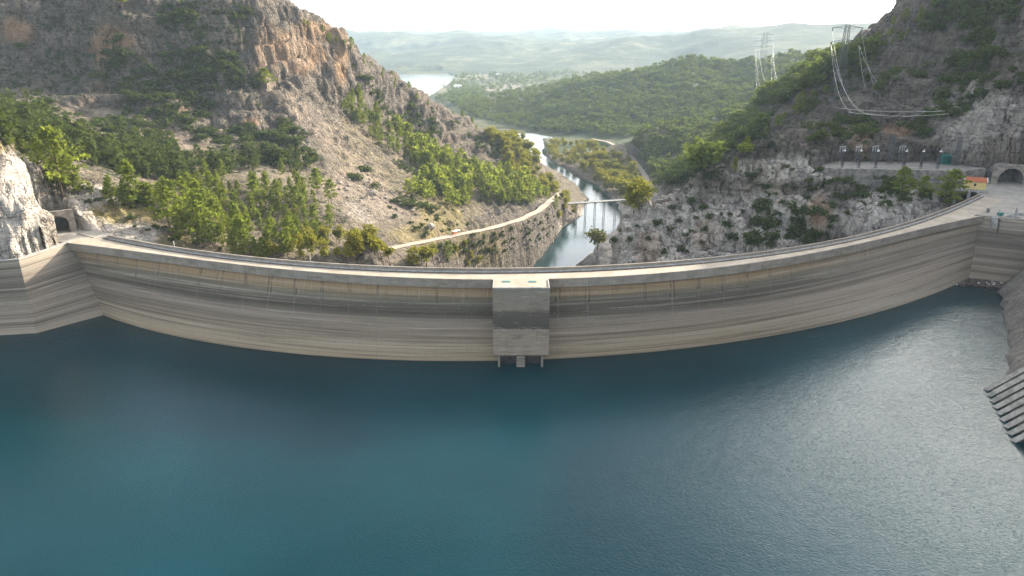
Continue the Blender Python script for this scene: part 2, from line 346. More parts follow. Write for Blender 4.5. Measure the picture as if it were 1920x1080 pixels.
# ---- ground cover masks: patches of real ground (scree, ochre rock, grass, scrub) laid out where they lie on the slopes
MASKS = {
 'scree': [(505,150,18,48,-18,1),(560,205,24,48,-38,1),(625,262,26,58,-45,.95),(690,320,26,58,-46,.9),(650,345,48,30,0,1),(720,385,54,30,30,.9),(560,90,26,40,-10,.5),(62,180,46,17,8,1),(205,218,60,12,0,.9),(350,262,34,22,0,.9),(300,275,30,10,0,.6),(120,240,25,10,0,.6),(740,300,25,14,-30,.6),(430,190,30,8,10,.5),(1770,290,60,8,0,.5)],
 'ochre': [(208,88,40,42,0,1),(560,95,62,42,15,.85),(640,112,14,48,0,1),(600,60,55,18,12,.8),(30,55,36,28,0,.9),(470,228,20,8,0,.9),(350,205,60,7,0,.6),(1690,244,34,16,0,.9),(1535,398,26,46,0,.9),(1612,262,20,26,0,.7),(1215,470,30,40,0,.5),(1320,440,30,30,0,.4),(800,430,44,26,0,.6),(500,110,26,70,0,.5),(1890,280,40,30,0,.35),(385,290,30,14,0,.8)],
 'grass': [(235,400,75,22,0,1),(830,405,60,40,35,.9),(780,440,60,22,0,.9),(890,470,60,28,0,.6),(330,455,40,20,0,.6),(20,275,60,8,0,.8),(720,290,120,70,30,.25),(850,350,90,50,20,.3),(900,440,60,20,-15,.5),(1440,330,60,40,0,.25)],
 'white': [(30,400,75,125,0,1),(160,395,75,55,0,.9),(240,440,60,26,0,1),(1850,225,110,80,0,.6),(1475,320,125,28,0,1),(1660,405,120,60,0,1),(1410,430,130,90,0,.95),(1230,440,170,90,0,.95),(1520,400,80,60,0,.7),(700,395,60,30,0,.3),(1800,280,60,40,0,.5)],
 'scrub': [(110,130,150,60,0,1),(300,130,60,60,0,.6),(380,60,110,70,0,.9),(150,30,120,40,0,.8),(430,180,60,60,0,.6),(480,290,140,50,0,.6),(120,270,260,60,10,.9),(300,240,140,40,0,.6),(600,420,170,80,0,.55),(880,310,160,60,38,.5),(740,170,60,40,40,.3),(1850,90,120,60,0,.6),(1640,190,90,40,-20,.4),(1450,235,80,40,-30,.7),(1390,272,110,24,-12,1),(1560,262,90,18,0,.8),(1680,350,120,30,0,.7),(1470,410,60,60,0,.5),(1740,180,160,50,0,.4),(1300,300,140,60,0,1),(1860,330,60,25,0,.3)],
}
MKEYS = ['scree', 'ochre', 'grass', 'white', 'scrub']
def masks_at(P, r):
    px, py = project(P[:, 0], P[:, 1], P[:, 2]); out = []
    wx = fbm(P[:,0]/14, P[:,1]/14, P[:,2]/14, seed=90, octv=4)
    wy = fbm(P[:,0]/14, P[:,1]/14, P[:,2]/14, seed=95, octv=4)
    for k in MKEYS:
        m = np.zeros(len(P), np.float32)
        for cx, cy, rx, ry, a, s in MASKS[k]:
            ca, sa = math.cos(R_(a)), math.sin(R_(a))
            dx = px-cx; dy = py-cy; u = (dx*ca + dy*sa)/rx; v = (-dx*sa + dy*ca)/ry
            d = np.sqrt(u*u+v*v) + .38*wx
            m = np.maximum(m, s*(1-sstep(.62, 1.12, d)))
        out.append(m*(r < 1000))
    return out

def make_terrain(name, ang, rows, disp, mat, kind='structure'):
    A, Rr = np.meshgrid(ang, rows); X = Rr*np.sin(A); Y = Rr*np.cos(A)
    z, rough, calm = shape_terrain(X, Y)
    P = np.stack([X, Y, z], -1)
    if disp:                                        # break the surface up along its own normal (overhangs, clefts)
        du = np.gradient(P, axis=1); dv = np.gradient(P, axis=0)
        N = np.cross(du, dv); N /= np.linalg.norm(N, axis=-1, keepdims=True)+1e-9
        N *= np.sign(N[..., 2:3])
        steep = sstep(.96, .62, N[..., 2])
        x, y, zz = P[..., 0], P[..., 1], P[..., 2]
        d = fbm(x/7, y/7, zz/15, seed=101, octv=4, ridged=True)*2.1 + fbm(x/2.4, y/2.4, zz/4.2, seed=131, octv=3, ridged=True)*.85
        big = fbm(x/22, y/22, zz/40, seed=151, octv=3, ridged=True)*3.2*sstep(300, 450, Rr)
        P = P + N*((d+big)*(.25+.9*steep)*rough*(~calm)*sstep(125, 190, Rr))[..., None]
    r = np.hypot(P[..., 0], P[..., 1])
    M = masks_at(P.reshape(-1, 3), r.ravel())
    c1 = np.stack([M[0], M[1], M[2], np.ones_like(M[0])], -1); c2 = np.stack([M[3], M[4], rough.ravel(), np.ones_like(M[0])], -1)
    me = npmesh(name, P.reshape(-1, 3), gridfaces(len(rows), len(ang))[:, ::-1], attrs={'cover_a': c1, 'cover_b': c2})
    o = link(name, me, mat); props(o, kind=kind)
    return o, P

def mat_terrain():
    t = NT('limestone_hillside'); p = t.pos(); geo = t.n('NewGeometry')
    nz = t.n('SeparateXYZ', Vector=geo.outputs['Normal']).outputs[2]
    ca = t.n('SeparateColor', Color=t.n('VertexColor', _layer_name='cover_a').outputs[0]).outputs
    cb = t.n('SeparateColor', Color=t.n('VertexColor', _layer_name='cover_b').outputs[0]).outputs
    n_big = t.noise(p, .02, 5, .6); n_mid = t.noise(p, .09, 6, .65, .6); n_fine = t.noise(p, .55, 6, .7)
    streak = t.noise(t.scale(p, (.35, .35, .05)), 1.0, 5, .65, .4)
    rock = t.ramp(t.math('ADD', t.math('MULTIPLY', n_mid, .6), t.math('MULTIPLY', n_fine, .4)), [(.32, (.05,.041,.034)), (.45, (.135,.112,.09)), (.58, (.205,.172,.138)), (.72, (.285,.243,.197))])
    stp = t.sm(nz, .7, .45)
    rock = t.mix(t.math('MULTIPLY', t.sm(streak, .5, .72), t.math('MULTIPLY', stp, .55)), rock, (.37,.32,.265))
    rock = t.mix(t.math('MULTIPLY', t.sm(streak, .45, .3), t.math('MULTIPLY', stp, .55)), rock, (.075,.066,.062))
    rock = t.mix(t.math('MULTIPLY', t.sm(n_big, .52, .7), .35), rock, (.25,.17,.115))
    wht = t.ramp(t.math('ADD', t.math('MULTIPLY', streak, .6), t.math('MULTIPLY', n_fine, .4)), [(.31, (.10,.08,.064)), (.38, (.38,.32,.262)), (.46, (.57,.50,.425)), (.58, (.70,.625,.54))])
    col = t.mix(cb[0], rock, wht)
    bed = t.noise(t.n('Mapping', Vector=p, Rotation=(R_(14), R_(-9), 0), Scale=(.045, .045, .62)).outputs[0], 1.0, 5, .7, .5)
    col = t.mix(t.math('MULTIPLY', t.sm(bed, .47, .39), t.math('SUBTRACT', .6, t.math('MULTIPLY', cb[0], .3))), col, (.05,.042,.034))
    crk = t.n('TexVoronoi', _feature='DISTANCE_TO_EDGE', Vector=t.n('VectorMath', _operation='ADD', i0=t.scale(p, (.22, .22, .13)), i1=t.n('VectorMath', _operation='SCALE', i0=t.n('TexNoise', Vector=p, Scale=.22, Detail=6.0).outputs['Color'], Scale=1.7).outputs[0]).outputs[0], Scale=1.0).outputs['Distance']
    col = t.mix(t.math('MULTIPLY', t.sm(crk, .06, .01), t.math('MULTIPLY', t.sm(n_fine, .62, .42), t.math('SUBTRACT', .75, t.math('MULTIPLY', cb[0], .25)))), col, (.045,.038,.03))
    och = t.ramp(t.math('ADD', t.math('MULTIPLY', streak, .5), t.math('MULTIPLY', n_mid, .5)), [(.32, (.16,.105,.075)), (.5, (.36,.22,.125)), (.68, (.46,.33,.20))])
    col = t.mix(t.math('MULTIPLY', ca[1], .85), col, och)
    # thin soil and dry grass on flatter ground
    flat = t.math('MULTIPLY', t.sm(t.math('ADD', nz, t.math('MULTIPLY', t.math('SUBTRACT', n_mid, .5), .5)), .80, .93), t.sm(cb[2], 1.05, .75))
    soil = t.ramp(t.math('ADD', t.math('MULTIPLY', n_mid, .5), t.math('MULTIPLY', n_fine, .5)), [(.35, (.12,.095,.06)), (.5, (.215,.175,.115)), (.65, (.30,.25,.17))])
    col = t.mix(t.math('MULTIPLY', flat, t.math('SUBTRACT', .75, t.math('MULTIPLY', cb[0], .6))), col, soil)
    scr = t.ramp(t.math('ADD', t.math('MULTIPLY', n_mid, .35), t.math('MULTIPLY', t.noise(p, 1.3, 5, .75), .65)), [(.33, (.12,.092,.068)), (.5, (.25,.198,.15)), (.66, (.37,.305,.24))])
    col = t.mix(ca[0], col, scr)
    gr = t.ramp(t.noise(p, .35, 6, .7), [(.35, (.13,.115,.04)), (.5, (.27,.215,.09)), (.65, (.36,.30,.15))])
    col = t.mix(t.math('MULTIPLY', ca[2], t.sm(n_mid, .3, .55)), col, gr)
    # low scrub in patches
    sc = t.ramp(t.noise(p, .8, 5, .7), [(.35, (.022,.032,.016)), (.6, (.062,.075,.034))])
    scn = t.math('ADD', t.noise(p, .16, 6, .72), t.math('SUBTRACT', t.math('MULTIPLY', cb[1], .17), .125))
    scn = t.math('ADD', scn, t.math('MULTIPLY', nz, .07))
    scn = t.math('SUBTRACT', scn, t.math('MULTIPLY', ca[0], .16))
    scn = t.math('SUBTRACT', scn, t.math('MULTIPLY', cb[0], .11))
    col = t.mix(t.sm(scn, .56, .64), col, sc)
    pit = t.n('TexVoronoi', Vector=t.n('VectorMath', _operation='ADD', i0=t.scale(p, (.28, .28, .22)), i1=t.n('TexNoise', Vector=p, Scale=.5, Detail=3.0).outputs['Color']).outputs[0], Scale=1.0, Randomness=1.0).outputs['Distance']
    pm = t.math('MULTIPLY', t.sm(t.math('ADD', pit, t.math('MULTIPLY', n_fine, .5)), .46, .36), t.math('MULTIPLY', t.sm(n_mid, .42, .5), t.sm(cb[2], .85, 1.15)))
    col = t.mix(t.math('MULTIPLY', pm, .75), col, (.03,.03,.022))
    h = t.math('ADD', t.math('ADD', t.math('MULTIPLY', n_fine, .8), t.math('MULTIPLY', streak, t.math('ADD', .2, t.math('MULTIPLY', stp, .7)))), t.math('MULTIPLY', t.noise(p, 1.9, 5, .7), .45))
    vo = t.n('TexVoronoi', Vector=t.n('VectorMath', _operation='ADD', i0=t.scale(p, (.3, .3, .2)), i1=t.n('TexNoise', Vector=p, Scale=.3, Detail=4.0).outputs['Color']).outputs[0], Scale=1.0).outputs['Distance']
    h = t.math('ADD', t.math('ADD', h, t.math('MULTIPLY', vo, .6)), t.math('ADD', t.math('MULTIPLY', bed, 1.1), t.math('MULTIPLY', t.sm(crk, 0.0, .12), .5)))
    t.bsdf(col, .95, h, 1.0, 2.4, .15); return t.m
def mat_hills():
    t = NT('wooded_hill_ground'); p = t.pos()
    a = t.noise(p, .012, 6, .65); b = t.noise(p, .004, 5, .6, 1.0)
    col = t.ramp(a, [(.35, (.022,.035,.016)), (.5, (.045,.06,.026)), (.64, (.11,.105,.06)), (.74, (.2,.17,.11))])
    fld = t.ramp(t.n('TexVoronoi', Vector=t.scale(p, (.006, .003, 0)), Scale=1.0).outputs['Color'], [(.2, (.06,.075,.03)), (.5, (.17,.15,.085)), (.8, (.27,.23,.15))])
    z = t.n('SeparateXYZ', Vector=p).outputs[2]
    m = t.math('MULTIPLY', t.sm(b, .47, .55), t.sm(z, -45.0, -85.0))
    col = t.mix(t.math('MULTIPLY', m, .6), col, fld)
    t.bsdf(col, .95, a, 1.0, 8.0, .1); return t.m
def mat_farhills():
    t = NT('far_hill_woods'); p = t.pos()
    a = t.noise(p, .006, 8, .72); b = t.noise(p, .0016, 5, .6, .8)
    col = t.ramp(t.math('ADD', t.math('MULTIPLY', a, .6), t.math('MULTIPLY', b, .4)), [(.36, (.018,.03,.016)), (.5, (.04,.055,.028)), (.6, (.12,.12,.06)), (.7, (.27,.23,.14))])
    t.bsdf(col, .95, a, 1.0, 25.0, .1); return t.m

M_TER = mat_terrain()
ter, PN = make_terrain('terrain', ANG, RN, True, M_TER)
hil, PM = make_terrain('hills', ANG[::2], RM, False, mat_hills())
fhl, PF = make_terrain('far_hills', ANG[::3], RF, False, mat_farhills())

# ---- where does the line of sight of a photo pixel meet the ground (used to find where each tree stands)
def _prep(P, ang): return P, ang, (P[..., 2]-HC)/np.hypot(P[..., 0], P[..., 1])
_LV = [_prep(PN, ANG), _prep(PM, ANG[::2])]
_BLOCK = None
def hit(px, py):
    d = ray(px, py); a = math.atan2(d[0], d[1]); s = d[2]/math.hypot(d[0], d[1])
    for P, ang, T in _LV:
        j = int(round((a-ang[0])/(ang[1]-ang[0])))
        if j < 0 or j >= len(ang): return None
        w = np.nonzero(T[:, j] >= s)[0]
        if len(w): return P[w[0], j]
    return None
def ground(x, y):
    a = math.atan2(x, y); r = math.hypot(x, y)
    for (P, ang, T), rows in zip(_LV, (RN, RM)):
        if r < rows[-1]:
            j = int(round((a-ang[0])/(ang[1]-ang[0]))); i = int(np.searchsorted(rows, r))
            j = min(max(j, 0), len(ang)-1); i = min(max(i, 0), len(rows)-1)
            return P[i, j, 2]
    return -98.0
# ================================================================== WATER
def mat_water(name, deep, wave, rough, spec=.5, tint=(1,1,1,1)):
    t = NT(name); p = t.pos()
    w1 = t.noise(t.scale(t.n('Mapping', Vector=p, Rotation=(0, 0, R_(24))).outputs[0], (1.25, 3.0, 1)), 1.0, 4, .55, .5)
    w2 = t.noise(t.scale(t.n('Mapping', Vector=p, Rotation=(0, 0, R_(-35))).outputs[0], (.16, .3, 1)), 1.0, 3, .5)
    gust = t.math('ADD', .35, t.math('MULTIPLY', t.noise(p, .018, 3, .5), 1.2))
    h = t.math('ADD', t.math('MULTIPLY', w1, .62), t.math('MULTIPLY', w2, .8))
    c2 = tuple(min(1, x*1.5+.002) for x in deep)
    col = t.mix(t.sm(t.noise(p, .012, 3), .35, .65), deep, c2)
    b = t.bsdf(col, rough, t.math('MULTIPLY', h, gust), 1.0, wave, spec, IOR=1.33)
    b.inputs['Specular Tint'].default_value = tint
    b.subsurface_method = 'BURLEY'; b.inputs['Subsurface Weight'].default_value = 1.0        # light wanders about in the turbid water
    b.inputs['Subsurface Radius'].default_value = (.35, 1.0, 1.0); b.inputs['Subsurface Scale'].default_value = 32.0
    return t.m
M_RES = mat_water('reservoir_water', (.0001,.0215,.0275), 0.135, .02, spec=.33, tint=(.42,.82,1,1))
M_RIV = mat_water('river_water', (.006,.03,.034), .07, .05)
def ztri(name, poly, z, mat, lab=None):
    bm = bmesh.new(); vs = [bm.verts.new((x, y, z)) for x, y in poly]
    f = bm.faces.new(vs); bm.normal_update()
    if f.normal.z < 0: f.normal_flip()
    bmesh.ops.triangulate(bm, faces=[f]); me = bpy.data.meshes.new(name); bm.to_mesh(me); bm.free()
    return props(link(name, me, mat), kind='structure')
th_s = np.linspace(R_(-31.5), R_(44.6), 70)
rp = [(-900,176),(-152,188),(-142,190),(-132,206)] + [dpt(t, np.polyval(WLC, t)+(-1.2)) for t in th_s] + [(170,240),(182,240),(196,240),(250,150),(250,-900),(-900,-900)]
ztri('reservoir_water', rp, -22.0, M_RES)
# river: a ribbon a little wider than its bed
rv = []; L = RIVER
for i, (x, y, w) in enumerate(L):
    a = L[max(i-1, 0)]; b = L[min(i+1, len(L)-1)]; dx, dy = b[0]-a[0], b[1]-a[1]; q = math.hypot(dx, dy); rv.append((x, y, -dy/q, dx/q, w+16))
V = []; Fc = []
for k, (x, y, nx, ny, w) in enumerate(rv): V += [(x-nx*w, y-ny*w, -95), (x+nx*w, y+ny*w, -95)]
for k in range(len(rv)-1): Fc.append((2*k+1, 2*k, 2*k+2, 2*k+3))
props(link('river_water', npmesh('river_water', np.array(V), np.array(Fc)[:, ::-1], smooth=False), M_RIV), kind='structure')
for poly in (LAKE, LAKE2):
    c = np.mean(np.array(poly), 0)
    ztri('lake_water', [tuple(c + (np.array(q)-c)*1.04) for q in poly], -104.0, M_RIV)

# ================================================================== DAM
def mat_damface(name='stained_dam_concrete', bands=True):
    t = NT(name); uv = t.uv(); s = t.n('SeparateXYZ', Vector=uv).outputs; u, v = s[0], s[1]
    warp = t.noise(t.scale(uv, (.035, .25, 1)), 1.0, 4, .6)
    wob = t.math('MULTIPLY', t.math('SUBTRACT', warp, .5), 1.3)
    vv = t.math('ADD', v, wob)
    fr = t.n('MapRange', Value=vv, From__Min=-22.5, From__Max=0.0).outputs[0]
    k = lambda z: (z+22.5)/22.5
    tan, dark, mid, low = (.275,.205,.125), (.062,.054,.042), (.27,.218,.163), (.30,.236,.156)
    if bands:
        base = t.ramp(fr, [(k(-22.4), (.48,.42,.33)), (k(-21.9), low), (k(-17.6), (.34,.285,.21)), (k(-16.9), (.15,.12,.085)), (k(-16.3), mid), (k(-12.0), (.25,.21,.17)), (k(-10.3), (.13,.113,.092)), (k(-9.6), dark), (k(-6.6), (.12,.112,.09)), (k(-5.4), (.22,.185,.125)), (k(-4.6), tan), (k(-2.4), (.34,.235,.14))])
    else:
        base = t.ramp(fr, [(k(-22.3), (.36,.31,.25)), (k(-18), (.29,.25,.20)), (k(-12), (.23,.20,.165)), (k(-8), (.14,.125,.105)), (k(-4), (.22,.195,.165)), (k(-1), (.29,.26,.215))])
    # the stain is strongest along the middle of the dam and thins out at its ends
    endf = t.sm(t.math('ABSOLUTE', t.math('ADD', u, 15.0)), 150.0, 90.0) if bands else None
    if bands:
        plain = t.ramp(fr, [(k(-22.2), (.44,.385,.31)), (k(-14), (.34,.29,.235)), (k(-8), (.19,.17,.14)), (k(-5), (.24,.21,.17)), (k(-2.4), (.30,.25,.185))])
        base = t.mix(endf, plain, base)
    sA = t.noise(t.scale(uv, (.022, 1.1, 1)), 1.0, 6, .7); sB = t.noise(t.scale(uv, (.009, 3.2, 1)), 1.0, 4, .6)
    sp = t.noise(t.scale(uv, (.9, .9, 1)), 1.0, 6, .75)
    c = t.mix(t.math('MULTIPLY', t.sm(sA, .52, .66), .6), base, (.11,.10,.088))
    c = t.mix(t.math('MULTIPLY', t.sm(sA, .46, .3), .45), c, (.54,.48,.41))
    c = t.mix(t.math('MULTIPLY', t.sm(sB, .6, .72), .4), c, (.56,.51,.45))
    c = t.mix(t.math('MULTIPLY', t.sm(sp, .56, .7), .35), c, (.10,.09,.08))
    c = t.mix(t.math('MULTIPLY', t.sm(sp, .44, .3), .25), c, (.52,.47,.40))
    sC = t.noise(t.n('Mapping', Vector=uv, Location=(0, 3.1, 0), Scale=(.0035, .62, 1)).outputs[0], 1.0, 8, .8, 0.0)
    c = t.mix(t.math('MULTIPLY', t.sm(sC, .5, .58), .68 if not bands else .6), c, (.095,.083,.068))
    c = t.mix(t.math('MULTIPLY', t.sm(sC, .47, .4), .4), c, (.40,.35,.285))
    # casting joints every eight metres, with run-off stains under the crest
    cell = t.math('FLOOR', t.math('DIVIDE', u, 8.05))
    rnd = t.n('TexWhiteNoise', _noise_dimensions='1D', W=cell).outputs[0]
    fu = t.math('SUBTRACT', u, t.math('MULTIPLY', t.math('ADD', cell, .5), 8.05))
    fu = t.math('ADD', fu, t.math('MULTIPLY', t.math('SUBTRACT', t.noise(t.scale(uv, (1.2, .5, 1)), 1.0, 3), .5), .9))
    au = t.math('ABSOLUTE', fu)
    if bands:
        reach = t.math('SUBTRACT', -5.0, t.math('MULTIPLY', t.math('FRACT', t.math('MULTIPLY', rnd, 7.3)), 3.2))
        win = t.math('MULTIPLY', t.math('GREATER_THAN', v, reach), endf)
        off = t.math('ABSOLUTE', t.math('SUBTRACT', au, t.math('MULTIPLY', rnd, .55)))
        st = t.math('MULTIPLY', t.sm(off, .3, .05), win)
        lt = t.math('MULTIPLY', t.sm(au, .3, .05), t.math('MULTIPLY', t.math('GREATER_THAN', v, -12.5), endf))
        c = t.mix(t.math('MULTIPLY', lt, t.math('MULTIPLY', t.sm(sp, .4, .6), t.math('MULTIPLY', rnd, .3))), c, (.40,.37,.335))
        c = t.mix(t.math('MULTIPLY', t.math('MULTIPLY', st, t.sm(t.noise(t.scale(uv, (.8, .45, 1)), 1.0, 3), .36, .6)), t.math('ADD', .35, t.math('MULTIPLY', rnd, .55))), c, (.045,.042,.04))
        drip = t.math('MULTIPLY', t.sm(t.noise(t.scale(uv, (1.5, .12, 1)), 1.0, 4, .7), .53, .66), t.sm(v, -8.5, -3.0))
        c = t.mix(t.math('MULTIPLY', drip, .5), c, (.19,.105,.055))
        drip2 = t.math('MULTIPLY', t.sm(t.noise(t.scale(uv, (2.3, .1, 2)), 1.0, 4, .7), .56, .68), t.sm(v, -7.5, -3.5))
        c = t.mix(t.math('MULTIPLY', drip2, .45), c, (.42,.385,.32))
    seam = t.math('MULTIPLY', t.sm(au, .1, .02), .2)
    c = t.mix(seam, c, (.12,.11,.10))
    lift = t.math('ABSOLUTE', t.math('SUBTRACT', t.math('FRACT', t.math('DIVIDE', v, 2.0)), .5))
    c = t.mix(t.math('MULTIPLY', t.sm(lift, .02, .0), .1), c, (.12,.11,.10))
    c = t.mix(1.0, c, (.94, .885, .83), 'MULTIPLY')
    t.bsdf(c, .92, t.math('ADD', sp, sA), .35, .25, .2); return t.m
def mat_panel():
    t = NT('crest_beam_concrete'); uv = t.uv(); s = t.n('SeparateXYZ', Vector=uv).outputs; u, v = s[0], s[1]
    cell = t.math('FLOOR', t.math('DIVIDE', u, 4.025)); rnd = t.n('TexWhiteNoise', _noise_dimensions='1D', W=cell).outputs[0]
    a = t.noise(t.scale(uv, (.25, .9, 1)), 1.0, 6, .7); d = t.noise(t.scale(uv, (2.6, .16, 1)), 1.0, 4, .7)
    c = t.mix(t.sm(a, .3, .7), (.165,.15,.13), (.28,.255,.22))
    c = t.mix(t.math('MULTIPLY', rnd, .35), c, (.36,.345,.325))
    c = t.mix(t.math('MULTIPLY', t.sm(d, .54, .66), .55), c, (.13,.12,.115))
    c = t.mix(t.math('MULTIPLY', t.sm(d, .42, .32), .35), c, (.42,.40,.38))
    fu = t.math('ABSOLUTE', t.math('SUBTRACT', t.math('FRACT', t.math('DIVIDE', u, 4.025)), .5))
    c = t.mix(t.math('MULTIPLY', t.sm(fu, .488, .498), .5), c, (.10,.095,.09))
    c = t.mix(1.0, c, (1.0, .93, .85), 'MULTIPLY')
    t.bsdf(c, .9, a, .3, .15, .2); return t.m
def mat_deck(name, lo, hi):
    t = NT(name); p = t.pos()
    a = t.noise(p, .16, 6, .65); b = t.noise(p, 1.4, 5, .7)
    c = t.mix(t.sm(t.math('ADD', t.math('MULTIPLY', a, .65), t.math('MULTIPLY', b, .35)), .36, .64), lo, hi)
    c = t.mix(t.math('MULTIPLY', t.sm(t.noise(p, .35, 5, .7, 1.5), .58, .7), .4), c, tuple(x*.62 for x in lo))
    t.bsdf(c, .93, b, .3, .06, .2); return t.m
M_FACE = mat_damface(); M_WING = mat_damface('stained_wing_wall_concrete', False)
M_PAN = mat_panel(); M_DECK = mat_deck('crest_road_concrete', (.29,.24,.18), (.42,.36,.28))
M_APR = mat_deck('apron_concrete', (.24,.215,.18), (.36,.325,.275))
M_CONC = simple('weathered_concrete', (.31,.295,.27), .9, .25, .8)
M_CONCD = simple('dark_weathered_concrete', (.17,.16,.15), .9, .3, .8)
M_GATE = simple('dark_gate_steel', (.055,.05,.045), .7, .4, 1)  # even dark colour that makes the gate openings read dark
M_DARK = simple('near_black_pane', (.02,.019,.018), .95, .2)  # near-black colour for the hut window pane
M_STEEL = simple('galvanised_steel', (.36,.37,.38), .5, .15, 2, .6)
M_TEAL = simple('green_painted_steel', (.035,.16,.14), .5, .15, 3)
M_RAIL = simple('rusted_rail_and_slot_brown', (.10,.075,.06), .7, .3, 2, .3)

dam = empty('dam', (*dpt(0, np.polyval(UPC, 0)), -46), 0, 'long curved arch dam of stained grey concrete holding back the teal reservoir', 'dam')
dam_inv = Matrix.Translation(-dam.location)
def into(o, root):
    """keep world coordinates while parenting to an unrotated root"""
    o.parent = root; o.matrix_parent_inverse = Matrix.Translation(-root.location); return o
bpy.context.view_layer.update()
ths = np.linspace(TH0, TH1, 420); arc = ths*250.0
zs = np.concatenate([[-2.0, -2.5], np.linspace(-3, -22, 39), [-26, -34, -46]])
V = []; UV = []
for z in zs:
    for t_, a_ in zip(ths, arc):
        rt = np.polyval(UPC, t_)-1.25; rb = np.polyval(WLC, t_); k = (-2.5-z)/19.5
        rr = rt + (rb-rt)*k + .9*max(0, 1-abs(k*2-1))*.6
        V.append((*dpt(t_, rr), z)); UV.append((a_, z))
f_ = gridfaces(len(zs), len(ths))
into(link('arch_wall', npmesh('arch_wall', np.array(V), f_, uv=np.array(UV)), M_FACE), dam)
V = []
for z in (-3.0, -24, -60, -100):
    for t_ in ths: V.append((*dpt(t_, np.polyval(DNC, t_)+.8-(z+3)*-.16), z))
into(link('downstream_wall', npmesh('downstream_wall', np.array(V), gridfaces(4, len(ths))[:, ::-1], uv=np.array([(arc[i % len(ths)], -8) for i in range(len(V))])), M_CONC), dam)
def sweep_arc(name, prof, mat, t0=TH0, t1=TH1, curve=UPC, n=300, uvm=True):
    """prof in (radius offset from the curve, z)"""
    mb = MB(); path = []; tt = np.linspace(t0, t1, n)
    for t_ in tt: path.append((dpt(t_, np.polyval(curve, t_)), (math.sin(t_), -math.cos(t_))))
    mb.sweep(prof, path)
    def uvf(co): return (math.atan2(co.x-DC[0], DC[1]-co.y)*250, co.z)
    return into(mb.build(name, mat, uv=uvf if uvm else None), dam)
tb0, tb1 = [math.atan2(atz(a, 533, 0)[0]-DC[0], DC[1]-atz(a, 527, 0)[1]) for a in (921.5, 1032)]
TL, TR = R_(-32.0), R_(44.0)
# crest beam either side of the intake block, with its thin upstand
prof = [(0,-2.25),(0,.16),(-.35,.16),(-.35,-.02),(-1.6,-.02),(-1.6,-2.25)]
for a_, b_ in ((TL, tb0), (tb1, TR)): sweep_arc('crest_beam', prof, M_PAN, a_, b_, n=180)
# deck slab: from the upstream beam to the downstream parapet
V = []; tt = np.linspace(R_(-31.2), R_(52.6), 320)
nq = 5
for q in range(nq):
    for t_ in tt:
        ra = np.polyval(UPC, t_)-.35 if t_ < R_(43.5) else np.polyval(DNC, t_)+9; rb = np.polyval(DNC, t_)+1.5; V.append((*dpt(t_, ra+(rb-ra)*q/(nq-1)), 0.0))
into(link('road_deck', npmesh('road_deck', np.array(V), gridfaces(nq, len(tt)), smooth=False), M_DECK), dam)
sweep_arc('downstream_parapet', [(0,-3.2),(0,.95),(-.12,.95),(-.12,1.1),(.42,1.1),(.42,.95),(.3,.95),(.3,-3.2)], M_PAN, R_(-29.6), R_(52.6), DNC)
sweep_arc('walkway_kerb', [(.31,-.5),(.31,.34),(1.25,.34),(1.25,-.5)], M_CONC, R_(-29.6), R_(52.6), DNC)
sweep_arc('drain_rail', [(1.5,0.004),(1.5,.2),(1.72,.2),(1.72,.004)], M_RAIL, R_(-29.4), R_(52.4), DNC)
# lamp-less stub posts standing on the downstream parapet
for a_ in (-22.5, -11.4):
    t_ = R_(a_); x, y = dpt(t_, np.polyval(DNC, t_)+.15); mb = MB().box((x, y, 1.9), (.22,.22,1.65)).box((x, y, 2.75), (.3,.3,.12))
    into(mb.build('parapet_post', M_CONC), dam)
# ---- intake block
pL = atz(923.5, 541, 0); pR = atz(1031, 541, 0); yF = (pL[1]+pR[1])/2; xL, xR = pL[0], pR[0]; yB = 175.5
blk = MB()
zt = -.0
# front face: upright upper half, lower half stepping forward a little, open at the bottom
prof = [(yF, -.1), (yF, -11.2), (yF-.55, -11.6), (yF-.55, -18.4), (yF+.4, -19.2), (yB, -19.2), (yB, -.1)]
n = len(prof); vs = [(xL, y, z) for y, z in prof] + [(xR, y, z) for y, z in prof]
blk.add(vs, [tuple(range(n)), tuple(range(n, 2*n))[::-1]] + [(i, n+i, n+(i+1) % n, (i+1) % n) for i in range(n)])
def mat_block():
    t = NT('intake_block_concrete'); p = t.pos(); s = t.n('SeparateXYZ', Vector=p).outputs; z = s[2]
    a = t.noise(t.scale(p, (.25, .25, 1.6)), 1.0, 6, .7); b = t.noise(p, 1.5, 6, .75)
    fr = t.n('MapRange', Value=t.math('ADD', z, t.math('MULTIPLY', t.math('SUBTRACT', b, .5), 2.2)), From__Min=-20.0, From__Max=0.0).outputs[0]
    k = lambda q: (q+20)/20
    c = t.ramp(fr, [(k(-19.5), (.20,.185,.165)), (k(-18), (.29,.245,.20)), (k(-12.0), (.26,.22,.18)), (k(-11.3), (.19,.165,.14)), (k(-11.0), (.075,.068,.06)), (k(-6.6), (.10,.09,.08)), (k(-5.6), (.225,.20,.17)), (k(-1), (.215,.195,.17))])
    c = t.mix(t.math('MULTIPLY', t.sm(a, .5, .68), .55), c, (.07,.066,.064)); c = t.mix(t.math('MULTIPLY', t.sm(a, .45, .3), .5), c, (.40,.375,.35))
    rust = t.math('MULTIPLY', t.sm(t.noise(t.scale(p, (1.1, 1.1, .09)), 1.0, 4, .7), .55, .68), .4)
    c = t.mix(rust, c, (.15,.10,.065))
    c = t.mix(1.0, c, (1.0, .93, .85), 'MULTIPLY')
    t.bsdf(c, .92, b, .4, .2, .2); return t.m
M_BLK = mat_block()
ib = into(blk.build('intake_block', M_BLK), dam)
def sub(o, par): o.parent = par; o.matrix_parent_inverse = Matrix.Translation(-dam.location) ; return o
wB = xR-xL
